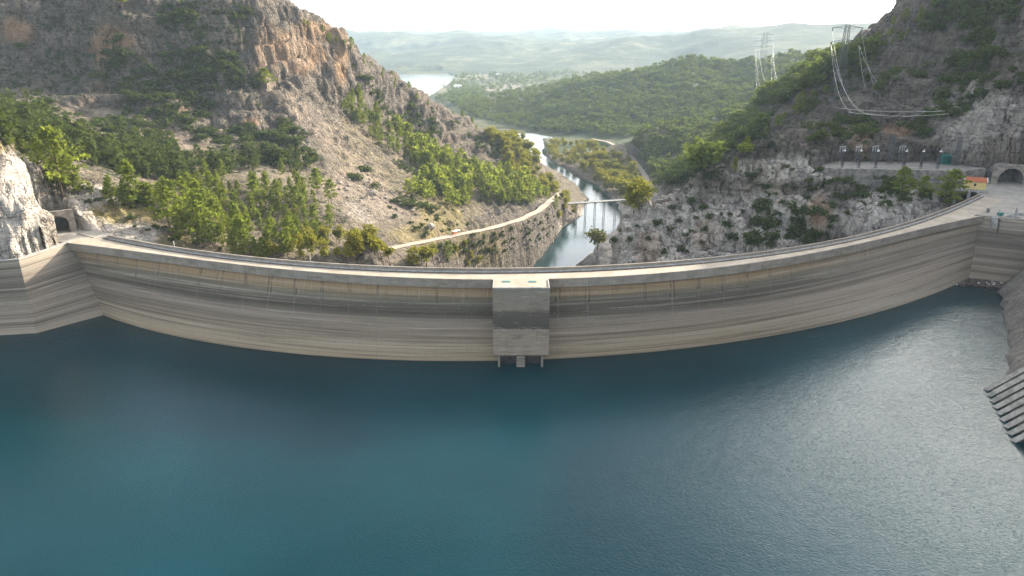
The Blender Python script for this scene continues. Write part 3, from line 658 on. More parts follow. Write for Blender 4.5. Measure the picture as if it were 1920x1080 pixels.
def pier(x0, x1, yfr): return MB().box(((x0+x1)/2, (yfr+yB)/2, -32.5), (x1-x0, yB-yfr, 27.2))
into(pier(xL+wB*.085, xL+wB*.125, yF-.3).build('gate_pier', M_BLK), dam)
into(pier(xL+wB*.42, xL+wB*.575, yF-.2).build('gate_pier', M_BLK), dam)
into(pier(xL+wB*.865, xL+wB*.905, yF-.3).build('gate_pier', M_BLK), dam)
for g0, g1 in ((.125, .42), (.575, .865)):
    a_, b_ = xL+wB*g0, xL+wB*g1
    mb = MB().box(((a_+b_)/2, yF+2.4, -30), (b_-a_, .5, 22.4))
    for q in (.12, .5, .56, .9): mb.box((a_+(b_-a_)*q, yF+2.0, -30), (.22,.35,22.3))
    into(mb.build('gate_panel', M_GATE), dam)
# platform of the block: low coping, green hatch lids
cp = MB()
cp.box(((xL+xR)/2, yF+.15, .1), (wB+.1, .3, .35)).box((xL+.15, (yF+172.2)/2+.15, .1), (.3, 172.2-yF-.3, .35)).box((xR-.15, (yF+172.2)/2+.15, .1), (.3, 172.2-yF-.3, .35))
into(cp.build('platform_coping', M_CONC), dam)
into(MB().box(((xL+xR)/2, (yF+yB)/2+.2, -.02), (wB-.7, yB-yF-.6, .06)).build('platform_deck', M_DECK), dam)
for a_ in (949.5, 998.5):
    c_ = atz(a_, 527.5, .1); mb = MB().box((c_[0], c_[1], .09), (2.05, 1.05, .12)).box((c_[0]-.3, c_[1], .2), (.12, .3, .1))
    into(mb.build('hatch_lid', M_TEAL, bevel=.02), dam)

# ================================================================== WING WALLS
def wing(name, top, bot, label, mat, cope_h, cope_mat=None):
    root = empty(name, (top[1][0], top[1][1], -46), 0, label, 'wing wall')
    V = []; UV = []; n = len(top); nz_ = 26
    def dens(L):
        P = []
        for a, b in zip(L[:-1], L[1:]):
            for q in range(12): P.append((a[0]+(b[0]-a[0])*q/12, a[1]+(b[1]-a[1])*q/12))
        return P+[tuple(L[-1])]
    T = dens(top); B = dens(bot); s = [0]
    for a, b in zip(T[:-1], T[1:]): s.append(s[-1]+math.hypot(b[0]-a[0], b[1]-a[1]))
    for z in np.concatenate([np.linspace(-.05, -22, 24), [-34, -46]]):
        k = -z/22
        for (a, b, u) in zip(T, B, s): V.append((a[0]+(b[0]-a[0])*k, a[1]+(b[1]-a[1])*k, z)); UV.append((u+400, z))
    into(link('wall_face', npmesh('wall_face', np.array(V), gridfaces(26, len(T)), uv=np.array(UV), smooth=False), mat), root)
    return root, T, s
def cope(root, T, z0, z1, wd, mat, name='coping'):
    mb = MB(); path = []
    for i, p in enumerate(T):
        a = T[max(i-1, 0)]; b = T[min(i+1, len(T)-1)]; dx, dy = b[0]-a[0], b[1]-a[1]; q = math.hypot(dx, dy)
        path.append((p, (dy/q, -dx/q)))
    mb.sweep([(.12, z0), (.12, z1), (-wd, z1), (-wd, z0)], path)
    return into(mb.build(name, mat, uv=lambda co: (co.x, co.z)), root)
topL = [(-260,180.5),(-146.0,188.4),(-141.6,189.9),(-138.2,206.6),(-137.4,210.5)]
botL = [(-262,177.5),(-150,186.0),(-140,187.6),(-128.6,201.3),(-124,207)]
wl_, TLs, _ = wing('wing_wall', topL, botL, 'pale angled concrete wing wall at the left end of the dam under the white crag', M_WING, .3)
cope(wl_, TLs[:41], -.05, .22, .9, M_CONC)
topR = [(160,248),(168.3,242.1),(179,236.2),(216,216)]
botR = [(152,246),(163.8,238.0),(176.4,232.0),(212,212)]
wr_, TRs, _ = wing('wing_wall', topR, botR, 'grey concrete wing wall closing the right end of the dam above the floating debris', M_WING, .3)
cope(wr_, TRs[10:], -2.3, .05, 1.2, M_PAN, 'crest_beam')
g0 = atz(1866, 407, 0); g1 = atz(1850, 517, -22)
def lerp(a, b, k): return a+(b-a)*k
gd = np.array([.87, -.5, 0])
mb = MB(); w_ = 1.7
pr = []
for k in (0, 1, 1.25):
    c_ = lerp(g0, g1, k) + np.array([-.35, -.75, 0]); pr.append([c_ - gd*w_/2, c_ + gd*w_/2, c_ + gd*w_/2 + np.array([.5,.9,0]), c_ - gd*w_/2 + np.array([.5,.9,0])])
vs = [tuple(p) for s_ in pr for p in s_]
mb.add(vs, [(0,1,2,3)] + [(i*4+j, i*4+(j+1) % 4, (i+1)*4+(j+1) % 4, (i+1)*4+j) for i in range(2) for j in range(4)])
into(mb.build('guide_pier', M_CONC), wr_)
for off, r0, nm, mt in ((1.35, .22, 'guide_slot_strip', M_RAIL), (-1.0, .1, 'guide_pipe', M_STEEL)):  # slot of the gate guide drawn as a raised dark strip, plus a pipe
    pts = [tuple(lerp(g0, g1, k) + gd*off + np.array([-.5,-.95,-1.8 if k == 0 and off > 0 else 0])) for k in (0, .5, 1, 1.2)]
    into(MB().tube(pts, r0, 6).build(nm, mt), wr_)
# ================================================================== VEGETATION
def mat_leaf(name, lo, hi, trans=.35):
    t = NT(name); rnd = t.n('ObjectInfo').outputs['Random']
    s = t.n('SeparateColor', Color=t.n('VertexColor', _layer_name='leaf').outputs[0]).outputs
    c = t.mix(s[0], lo, hi)
    c = t.mix(t.math('MULTIPLY', t.math('ADD', t.math('MULTIPLY', rnd, .5), t.math('MULTIPLY', s[1], .5)), .45), c, tuple(x*k for x, k in zip(hi, (1.25, 1.0, .6))))
    d = t.n('BsdfDiffuse', Color=c, Roughness=.5); tr = t.n('BsdfTranslucent', Color=t.mix(.5, c, tuple(x*k for x, k in zip(hi, (1.4, 1.35, .5)))))
    m = t.n('MixShader', Fac=trans); t.t.links.new(d.outputs[0], m.inputs[1]); t.t.links.new(tr.outputs[0], m.inputs[2])
    t.t.links.new(m.outputs[0], t.out.inputs[0]); return t.m
M_PINE = mat_leaf('pine_needles', (.052,.08,.022), (.215,.258,.055), .43)
M_BROAD = mat_leaf('autumn_leaves', (.085,.11,.027), (.24,.23,.05), .48)
M_DARKP = mat_leaf('scrub_and_shaded_pine_leaves', (.032,.052,.022), (.082,.108,.040), .32)  # dark shrub green; on the shaded pine wood it carries shade in its colour
M_FOR = mat_leaf('hill_wood_leaves', (.034,.062,.024), (.105,.14,.046), .4)
M_BARK = simple('pine_bark', (.11,.075,.055), .95, .3, 2)

def tufts(C, nrm, size, k, g):
    """k triangles round each centre C (n,3); sizes (n,)"""
    n = len(C); C = np.repeat(C, k, 0); S = np.repeat(size, k)[:, None]
    C = C + g.normal(size=C.shape)*S*.55
    a = g.normal(size=C.shape); a /= np.linalg.norm(a, axis=1, keepdims=True)
    b = g.normal(size=C.shape); b = np.cross(a, b); b /= np.linalg.norm(b, axis=1, keepdims=True)
    c = np.cross(a, b)
    V = np.stack([C + b*S*.75, C - b*S*.45 + c*S*.6, C - b*S*.45 - c*S*.6], 1)
    return V.reshape(-1, 3)
def pine_crown(seed, nb=26, per=7, k=6, size=.043, lean=.03, h0=.16, width=.27):
    g = np.random.default_rng(seed); C = []; S = []; L = []
    ph = g.uniform(0, 6.28)
    for i in range(nb):
        h = h0 + (1-h0)*(i+.5)/nb + g.normal()*.015
        q = min(.999, max(0, (h-h0)/(1-h0))); prof = (min(1, q/.22)**.7)*(1-q)**.62 + .07
        R = width*prof*g.uniform(.62, 1.22); a = ph + i*2.4 + g.normal()*.35
        up = .05+.16*q
        for j in range(per):
            t_ = (j+1.0)/per*.95+.05
            if t_ < .3 and g.random() < .6: continue
            C.append((math.cos(a)*R*t_ + lean*h, math.sin(a)*R*t_, h + up*R*t_*2 - .02*t_)); S.append(size*(.75+.5*g.random())); L.append(g.random())
    C = np.array(C); S = np.array(S); V = tufts(C, None, S, k, g)
    lv = np.repeat(np.clip(np.array(L)*.65 + .35*np.repeat(g.random(len(C)), 1), 0, 1), k*3)
    return V.astype(np.float32), lv
def broad_crown(seed, lobes=9, per=26, k=4, size=.06, h0=.2, width=.36):
    g = np.random.default_rng(seed); C = []; S = []; L = []
    for i in range(lobes):
        h = g.uniform(h0+.12, .84); r = width*g.uniform(.25, .75)*(1-abs(h-.5)*.7); a = i*2.4+g.normal()*.4
        c = np.array([math.cos(a)*r, math.sin(a)*r, h]); rr = g.uniform(.13, .22); l0 = g.random()
        for j in range(per):
            d = g.normal(size=3); d /= np.linalg.norm(d); d[2] = d[2]*.85+.1
            C.append(c + d*rr*g.uniform(.6, 1.05)); S.append(size*g.uniform(.7, 1.3)); L.append(.6*l0+.4*g.random())
    C = np.array(C); C[:, 2] = np.clip(C[:, 2], h0*.6, 1); V = tufts(C, None, np.array(S), k, g)
    return V.astype(np.float32), np.repeat(np.array(L), k*3)
def shrub_crown(seed, lobes=6, per=12, k=4, size=.13):
    g = np.random.default_rng(seed); C = []; S = []; L = []
    for i in range(lobes):
        a = i*2.4+g.normal()*.5; r = g.uniform(.1, .48); c = np.array([math.cos(a)*r, math.sin(a)*r, g.uniform(.2, .55)]); rr = g.uniform(.2, .36); l0 = g.random()
        for j in range(per):
            d = g.normal(size=3); d /= np.linalg.norm(d)
            C.append(c + d*rr*g.uniform(.5, 1.05)); S.append(size*g.uniform(.7, 1.3)); L.append(.6*l0+.4*g.random())
    C = np.array(C); C[:, 2] = np.clip(C[:, 2], -.05, 1.1); V = tufts(C, None, np.array(S), k, g)
    return V.astype(np.float32), np.repeat(np.array(L), k*3)
def leafmesh(name, V, lv, tint=None):
    n = len(V)//3; col = np.stack([lv, tint if tint is not None else np.zeros_like(lv), lv, np.ones_like(lv)], -1)
    return npmesh(name, V, np.arange(n*3).reshape(n, 3), attrs={'leaf': col}, smooth=False)
def trunk_mesh(seed, top=.8, r=.018, limbs=5, spread=.2):
    g = random.Random(seed); mb = MB()
    pts = [(0, 0, -.06), (.004, .003, .2), (.012*g.uniform(-1, 1), .012*g.uniform(-1, 1), .5), (.03*g.uniform(-.5, 1), .01, top)]
    mb.tube(pts, r, 6, r*.3)
    for i in range(limbs):
        h = .28 + .45*i/limbs; a = i*2.4+g.random(); q = spread*g.uniform(.6, 1)
        mb.tube([(0.005, 0, h), (math.cos(a)*q*.5, math.sin(a)*q*.5, h+.06), (math.cos(a)*q, math.sin(a)*q, h+.13)], r*.42, 4, r*.15)
    o = mb.build('trunk', M_BARK, smooth=True); me = o.data; bpy.data.objects.remove(o); return me
def prep(mes, mat):
    for m in mes: m.materials.append(mat)
    return mes
PINE_C = prep([leafmesh('crown', *pine_crown(100+i, width=(.33,.28,.38,.31,.42,.27)[i], h0=(.16,.12,.22,.1,.25,.15)[i])) for i in range(6)], M_PINE)
PINE_T = [trunk_mesh(i) for i in range(6)]
BRD_C = prep([leafmesh('crown', *broad_crown(200+i, width=(.36,.42,.3,.4)[i])) for i in range(4)], M_BROAD)
BRD_T = [trunk_mesh(20+i, .7, .02, 6, .26) for i in range(4)]
UMB_C = prep([leafmesh('crown', *broad_crown(260+i, lobes=8, per=22, h0=.62, width=.55)) for i in range(2)], M_PINE)
SHR_C = prep([leafmesh('evergreen_shrub', *shrub_crown(300+i)) for i in range(4)], M_DARKP)
LOWP = [pine_crown(400+i, nb=9, per=3, k=3, size=.125, width=.36) for i in range(5)]
LOWB = [broad_crown(420+i, lobes=5, per=6, k=3, size=.135, width=.42) for i in range(5)]
LOWS = [shrub_crown(440+i, lobes=4, per=6, k=3, size=.19) for i in range(4)]
TINY = [broad_crown(460+i, lobes=3, per=4, k=2, size=.24, width=.45) for i in range(4)]

def plant(kind, p, h, rz, label, group, wide=1.0):
    i = random.randrange(1000)
    if kind == 'shrub':
        o = bpy.data.objects.new('evergreen_shrub', SHR_C[i % 4]); COL.objects.link(o); o.location = p; o.rotation_euler = (0, 0, rz); o.scale = (h*wide, h*wide, h)
        return props(o, label, 'shrub', group)
    nm, C_, T_, cat = {'pine': ('pine_tree', PINE_C, PINE_T, 'pine tree'), 'broad': ('broadleaf_tree', BRD_C, BRD_T, 'tree'), 'umbrella': ('pine_tree', UMB_C, PINE_T, 'pine tree')}[kind]
    o = empty(nm, p, rz, label, cat, group); o.scale = (h*wide, h*wide, h)
    for me, nn in ((T_[i % len(T_)], 'trunk'), (C_[i % len(C_)], 'crown')):
        c = bpy.data.objects.new(nn, me); COL.objects.link(c); c.parent = o
    return o
def rand_in(poly, n, g):
    xs = [p[0] for p in poly]; ys = [p[1] for p in poly]; out = []
    while len(out) < n:
        x = g.uniform(min(xs), max(xs), 4*n); y = g.uniform(min(ys), max(ys), 4*n); m = inpoly(x, y, poly)
        out += list(zip(x[m], y[m]))
    return out[:n]
def spaced(poly, n, g, mind):
    out = []
    for x, y in rand_in(poly, n*6, g):
        if all((x-a)**2 + ((y-b)*1.6)**2 > mind*mind for a, b in out): out.append((x, y))
        if len(out) >= n: break
    return out
def off_limits(p):
    x, y = np.array([p[0]]), np.array([p[1]])
    if polydist(x, y, ROAD)[0][0] < 4 or polydist(x, y, TRACK)[0][0] < 5 or polydist(x, y, BENCH)[0][0] < 3: return True
    d, w_ = polydist(x, y, RIVER)
    if d[0] < w_[0]+2 and p[2] < -90: return True
    return any(inpoly(x, y, q)[0] for q in (YARD, APRON_L, APRON_R, RESV, LAKE, LAKE2))
def wood(name, items, mat, label, cat='wood'):
    """one mass of distant trees: items (V, lv, position, height, rz)"""
    VV = []; LL = []; TT = []
    for (V, lv), p, h, rz, wd, ti in items:
        c, s = math.cos(rz), math.sin(rz); W = np.empty_like(V)
        W[:, 0] = (V[:, 0]*c - V[:, 1]*s)*h*wd + p[0]; W[:, 1] = (V[:, 0]*s + V[:, 1]*c)*h*wd + p[1]; W[:, 2] = V[:, 2]*h + p[2]-.3
        VV.append(W); LL.append(lv); TT.append(np.full(len(lv), ti, np.float32))
    o = link(name, leafmesh(name, np.concatenate(VV), np.concatenate(LL), np.concatenate(TT)), mat)
    return props(o, label, cat, None, 'stuff')
G = np.random.default_rng(11)
# ---- single trees one can tell apart: (kind, base pixel, height in pixels, width, label)
NAMED = [
 ('pine',(128,374),104,1.15,'tallest bright green pine above the left tunnel portal, standing beside the pale crag'),
 ('pine',(250,392),78,1.2,'broad bright green pine on the dry grass shelf right of the left tunnel'),
 ('pine',(318,432),86,1.1,'leaning light green pine at the downhill end of the dry grass shelf'),
 ('pine',(372,460),92,1.0,'slender light green pine just behind the dam parapet, left of the grove'),
 ('pine',(345,400),60,1.0,'rounded mid green pine on the rim between grass shelf and grove'),
 ('umbrella',(1388,322),38,1.0,'flat topped pale green umbrella pine on the rim left of the rock knoll'),
 ('pine',(1373,330),30,.8,'small dark pine standing in front of the umbrella pine'),
 ('pine',(1497,218),34,1.5,'dark bushy pine alone on the right ridge below the pylon wires'),
 ('pine',(1776,388),58,1.5,'dark green pine beside the yellow hut'),
 ('pine',(1722,372),36,1.2,'bright green young pine on the rocks left of the yellow hut'),
 ('pine',(1690,372),48,1.4,'dark spreading pine below the switchyard retaining wall'),
 ('broad',(1122,470),50,1.0,'pale leafy tree on the left tip of the rock knoll above the river'),
 ('pine',(497,165),30,1.6,'dark lone pine at the head of the pale rock slide'),
 ('pine',(236,28),46,1.6,'bright green pine on the top edge of the left cliff'),
 ('pine',(1040,395),30,.9,'dark pine beside the valley road near the bridge'),
 ('broad',(775,500),42,1.0,'dark green round tree behind the parapet below the start of the valley road'),
 ('broad',(800,503),46,1.05,'yellow green round tree behind the parapet next to the dark round one'),
 ('pine',(838,492),42,.9,'upright green pine between the valley road and the dam parapet'),
 ('broad',(1185,392),34,1.0,'yellow leafy tree at the right end of the river bridge'),
]
taken = []
for kind, (px, py), hp, wd, lab in NAMED:
    p = hit(px, py)
    if p is None: continue
    q = math.hypot(p[0], p[1]); h = hp*q*1.02/F
    plant(kind, (p[0], p[1], p[2]-.2), h, random.uniform(0, 6), lab, None, wd); taken.append((px, py))
# ---- groves whose trees are counted one by one
GROVES = [
 ('pine', [(92,330),(120,335),(165,352),(215,372),(290,375),(320,400),(300,408),(200,385),(110,356)], 18, 15, (6,10), 'bright green pine in the sunlit row along the spur above the left tunnel', 'pines on the spur above the left tunnel', 1.1),
 ('pine', [(335,350),(420,335),(540,325),(615,365),(640,398),(612,440),(580,470),(500,492),(400,478),(330,452)], 108, 16, (7.5,13), 'green pine in the dense grove in the hollow behind the left half of the dam', 'pines in the grove behind the dam', 1.0),
 ('pine', [(632,205),(662,190),(750,250),(860,305),(960,335),(1010,352),(1015,384),(940,388),(860,372),(780,318),(700,268)], 118, 11, (9,16), 'sunlit pine in the band of pines running down the left mountainside to the river', 'pines in the band down the left mountain', .9),
 ('pine', [(560,46),(640,78),(720,135),(790,185),(870,222),(950,268),(940,276),(860,232),(780,196),(700,142),(560,52)], 26, 16, (4,8), 'small dark pine along the skyline of the left mountain ridge', 'pines on the left ridge line', 1.1),
 ('pine', [(1380,285),(1480,208),(1560,156),(1640,98),(1700,40),(1740,4),(1790,10),(1700,80),(1600,150),(1500,220),(1400,290)], 32, 16, (5,10), 'dark pine on the skyline of the right mountain ridge', 'pines on the right ridge line', 1.2),
 ('pine', [(0,268),(70,285),(90,318),(60,296),(0,280)], 9, 11, (3.5,6), 'small light green pine on the top edge of the pale crag at the left', 'small pines on the crag top', 1.2),
 ('broad', [(905,264),(985,256),(986,276),(940,284)], 26, 8, (9,14), 'golden green tree on the flat beyond the left river bend', 'trees beyond the river bend', 1.1),
 ('broad', [(1012,285),(1050,268),(1120,282),(1180,308),(1210,372),(1160,378),(1110,352),(1062,326),(1020,300)], 125, 9, (10,17), 'yellowing riverside tree in the thicket between the river and the dirt track', 'riverside trees right of the river', 1.0),
 ('broad', [(935,275),(985,262),(1000,292),(1010,330),(970,330),(940,300)], 34, 10, (9,15), 'golden green tree on the left river bank where the river bends', 'trees on the left river bend', 1.0),
 ('broad', [(955,295),(1005,335),(1040,352),(1042,384),(1012,388),(985,365),(950,325)], 46, 11, (8,13), 'olive green tree on the slope at the foot of the left mountain by the river', 'trees at the mountain foot by the river', 1.0),
 ('broad', [(1036,405),(1060,395),(1085,400),(1108,415),(1085,432),(1050,438)], 22, 11, (6,11), 'green bankside tree at the left end of the river bridge', 'trees at the left end of the bridge', 1.0),
 ('broad', [(1140,388),(1200,376),(1216,398),(1170,404),(1140,420)], 14, 11, (7,12), 'yellow green tree at the right end of the river bridge behind the rock knoll', 'trees at the right end of the bridge', 1.1),
 ('broad', [(1010,335),(1040,350),(1062,372),(1066,392),(1040,392),(1020,365)], 16, 11, (8,13), 'olive green bankside tree on the left shore just above the bridge', 'bank trees above the bridge', 1.1),
 ('broad', [(440,478),(520,480),(590,462),(640,456),(690,452),(725,490),(600,495)], 18, 20, (6,10), 'autumn yellow tree at the near edge of the grove behind the parapet', 'autumn trees behind the parapet', 1.0),
 ('broad', [(735,498),(820,482),(880,470),(930,488),(915,502)], 14, 17, (3.5,7), 'low yellow green tree on the bank between valley road and dam parapet', 'bank trees below the valley road', 1.1),
]
nn = 0
for kind, poly, n, md, (h0, h1), lab, grp, wd in GROVES:
    for px, py in spaced(poly, n, G, md):
        p = hit(px, py)
        if p is None or off_limits(p) or p[1] > 1350: continue
        if any((px-a)**2+(py-b)**2 < 120 for a, b in taken): continue
        plant(kind, (p[0], p[1], p[2]-.3), G.uniform(h0, h1)*G.uniform(.68, 1.2), G.uniform(0, 6.28), lab, grp, wd*G.uniform(.85, 1.2)); nn += 1
# ---- shrubs on the near rocks
SHR = [
 ([(1150,430),(1260,390),(1380,330),(1470,310),(1560,330),(1600,380),(1560,440),(1400,470),(1250,480),(1130,480)], 70, 14, (1.6,3.6), 'dark evergreen shrub in the pits and ledges of the grey rock knoll', 'shrubs on the rock knoll'),
 ([(1420,400),(1520,385),(1560,420),(1540,465),(1450,475),(1400,470)], 26, 12, (3,5.5), 'dark tall shrub in the gully across the middle of the rock knoll', 'shrubs in the knoll gully'),
 ([(1580,335),(1640,325),(1780,345),(1800,380),(1740,390),(1640,385),(1590,390)], 34, 14, (2.5,5), 'grey green shrub on the rocks between switchyard wall and dam', 'shrubs below the switchyard'),
 ([(1800,130),(1920,100),(1920,180),(1850,200),(1760,260),(1700,270),(1740,200)], 40, 15, (3,6.5), 'light green shrub on the rocks above the right tunnel', 'shrubs above the right tunnel'),
 ([(20,300),(100,330),(280,370),(330,440),(420,470),(300,455),(180,400),(80,360)], 24, 15, (1.2,2.6), 'low dry shrub on the grass and rocks right of the left tunnel', 'shrubs on the grass shelf'),
 ([(880,455),(960,432),(1040,402),(1062,420),(1000,462),(940,492),(880,496),(850,470)], 46, 11, (1.5,3.8), 'olive shrub on the earthy bank between valley road and river', 'shrubs on the river bank'),
 ([(720,380),(850,340),(950,380),(860,420),(960,440),(900,480),(820,470),(740,420)], 60, 11, (1.5,3.4), 'dark shrub on the tan slope beside the valley road', 'shrubs along the valley road'),
]
for poly, n, md, (h0, h1), lab, grp in SHR:
    for px, py in spaced(poly, n, G, md):
        p = hit(px, py)
        if p is None or off_limits(p): continue
        plant('shrub', (p[0], p[1], p[2]-.2), G.uniform(h0, h1), G.uniform(0, 6.28), lab, grp, G.uniform(.9, 1.3))
# ---- woods that read as one mass
def mass(polys, lib, hr, wd, maxY=1e9, clump=None, minY=0):
    out = []
    for poly, n in polys:
        for px, py in rand_in(poly, n, G):
            p = hit(px, py)
            if p is None or off_limits(p) or p[1] > maxY or p[1] < minY: continue
            if clump is not None:
                cv = float(fbm(np.array([p[0]/30]), np.array([p[1]/30]), np.array([p[2]/18]), seed=77, octv=3)[0])
                if cv < clump: continue
            out.append((lib[G.integers(len(lib))], p, G.uniform(*hr)*(.8+.4*G.random()), G.uniform(0, 6.28), wd*G.uniform(.8, 1.25), G.random()))
    return out
shade = mass([([(0,195),(70,215),(140,262),(250,290),(330,305),(350,350),(240,332),(120,300),(60,285),(0,275)], 240), ([(150,290),(330,310),(480,300),(560,310),(420,330),(330,345)], 60), ([(230,265),(330,275),(345,320),(250,300)], 60), ([(420,300),(540,290),(600,320),(560,330)], 30)], LOWP, (6,11.5), 1.1)
wood('shaded_pine_wood', shade, M_DARKP, 'dark pine wood in the shade at the foot of the left cliffs', 'wood')  # shade under the cliffs is put into these pines' darker leaf colour
cliff = mass([([(0,0),(330,0),(470,20),(480,110),(400,200),(250,190),(100,200),(0,150)], 1900), ([(320,90),(480,150),(560,260),(500,300),(380,220)], 420), ([(40,190),(400,200),(560,240),(600,310),(300,290)], 650), ([(620,320),(760,300),(900,340),(840,410),(760,390)], 420), ([(650,120),(760,190),(900,260),(1000,330),(900,330),(740,250)], 420)], LOWS, (2.0,5.2), 1.25, clump=.15)
m_ = np.array([1.0]*len(cliff))
wood('cliff_scrub', cliff, M_DARKP, 'dark low scrub scattered over the ledges of the left mountain', 'scrub')
cliff2 = mass([([(1400,290),(1560,160),(1740,0),(1920,0),(1920,120),(1760,230),(1560,270)], 1100), ([(1700,20),(1920,0),(1920,60),(1800,110),(1690,110)], 180), ([(1600,120),(1720,130),(1700,240),(1560,240)], 120), ([(1240,365),(1340,320),(1440,260),(1420,295),(1300,350)], 170)], LOWS, (2.0,5.5), 1.2, clump=.15)
wood('ridge_scrub', cliff2, M_DARKP, 'dark scrub and small oaks over the face of the right mountain', 'scrub')
slope = mass([([(700,215),(800,275),(900,315),(1000,345),(1030,375),(1005,386),(930,384),(850,360),(780,310)], 150), ([(760,370),(800,345),(900,385),(860,395)], 30)], LOWP, (8,14), 1.1)
wood('mountainside_wood', slope, M_PINE, 'further small pines mixed into the band of trees down the left mountain', 'wood')
sub = mass([([(1180,262),(1250,228),(1400,208),(1440,222),(1430,260),(1370,300),(1300,340),(1240,355),(1205,312)], 520)], LOWB, (7,12), 1.15, 1400)
wood('hillside_wood', sub, M_FOR, 'light green wood on the low hill right of the dirt track', 'wood')
mid = mass([([(840,200),(950,178),(1080,142),(1200,124),(1300,108),(1500,104),(1660,112),(1560,150),(1470,205),(1400,208),(1240,232),(1180,260),(1000,248),(900,225)], 3400)], LOWB, (8,13), 1.2)
for q in range(700):                                   # the same wood goes on over the far side of its ridge
    X, Y = G.uniform(-100, 1100), G.uniform(1250, 1950); z = ground(X, Y)
    if z > -88: mid.append((LOWB[G.integers(5)], (X, Y, z), G.uniform(8, 13), G.uniform(0, 6), 1.2, G.random()))
wood('ridge_wood', mid, M_FOR, 'hazy green wood covering the long ridge across the valley', 'wood')
dist = mass([([(640,70),(1560,60),(1560,112),(1300,106),(1100,138),(950,176),(860,190),(820,160),(860,130),(640,130)], 1500), ([(820,190),(865,158),(900,172),(905,195),(860,200)], 160), ([(900,128),(1080,118),(1100,140),(950,160)], 160)], TINY, (9,15), 1.5, 3300, None, 1300)
wood('plain_trees', dist, M_FOR, 'pale hazy tree clumps dotting the far plain beyond the ridge', 'trees')
# ================================================================== BUILT THINGS
M_GRAV = mat_deck('pale_gravel', (.25,.20,.15), (.37,.31,.24))
M_PORT = simple('stained_portal_concrete', (.225,.195,.16), .9, .35, .6)
M_WALL = simple('stained_wall_concrete', (.20,.18,.155), .9, .4, .5)
M_YARD = mat_deck('yard_gravel', (.15,.135,.115), (.25,.225,.195))
M_WHITE = simple('white_paint', (.72,.70,.66), .6, .12, 2)
M_YEL = simple('yellow_render', (.62,.47,.19), .85, .18, 1.5)
M_TILE = simple('red_roof_tile', (.42,.13,.06), .8, .3, 3)
M_PORC = simple('brown_black_porcelain', (.03,.026,.026), .35, .2, 2)
M_CABLE = simple('bright_cable_aluminium', (.62,.60,.57), .45, .1, 2, .3)
M_LAT = simple('grey_lattice_steel', (.10,.105,.11), .6, .15, 2, .3)
M_BOUL = simple('pale_limestone', (.32,.27,.22), .95, .35, .8)

# ---- ribbons of road
def ribbon(name, line, hw, mat, dz=.12):
    pts = []
    L = [np.array(q) for q in line]
    for a, b in zip(L[:-1], L[1:]):
        for k in range(12): pts.append(a+(b-a)*k/12)
    pts.append(L[-1]); P = np.array(pts); P[1:-1] = (P[:-2]+P[1:-1]*2+P[2:])/4
    T = np.gradient(P, axis=0); T /= np.linalg.norm(T[:, :2], axis=1)[:, None]; Nn = np.stack([-T[:, 1], T[:, 0]], 1)
    wv = hw*(1+.12*np.sin(np.arange(len(P))*.7)); V = np.empty((len(P)*2, 3))
    V[0::2, :2] = P[:, :2]-Nn*wv[:, None]; V[1::2, :2] = P[:, :2]+Nn*wv[:, None]; V[0::2, 2] = V[1::2, 2] = P[:, 2]+dz
    i = np.arange(len(P)-1)*2
    return props(link(name, npmesh(name, V, np.stack([i, i+2, i+3, i+1], 1), smooth=False), mat), kind='structure')
ribbon('valley_road', ROAD[1:], 2.9, M_GRAV); ribbon('dirt_track', TRACK, 2.8, M_GRAV); ribbon('bench_road', BENCH, 1.9, M_GRAV)
ztri('pavement', APRON_L, -.05, M_APR); ztri('pavement', APRON_R, -.05, M_APR)
ztri('switchyard_ground', [(np.mean([q[0] for q in YARD])+(x-np.mean([q[0] for q in YARD]))*1.02, np.mean([q[1] for q in YARD])+(y-np.mean([q[1] for q in YARD]))*1.02) for x, y in YARD], 5.5, M_YARD)
# kerbed strip beside the left portal
mb = MB(); a0 = atz(146, 438, 0); a1 = atz(176, 446, 0); a2 = atz(203, 437, 0)
mb.tube([a0, (a0+a1)/2+np.array([.3,-.5,0]), a1, a2], .16, 4); props(mb.build('kerb', M_CONC), 'thin concrete kerb curving across the left apron by the tunnel', 'kerb')

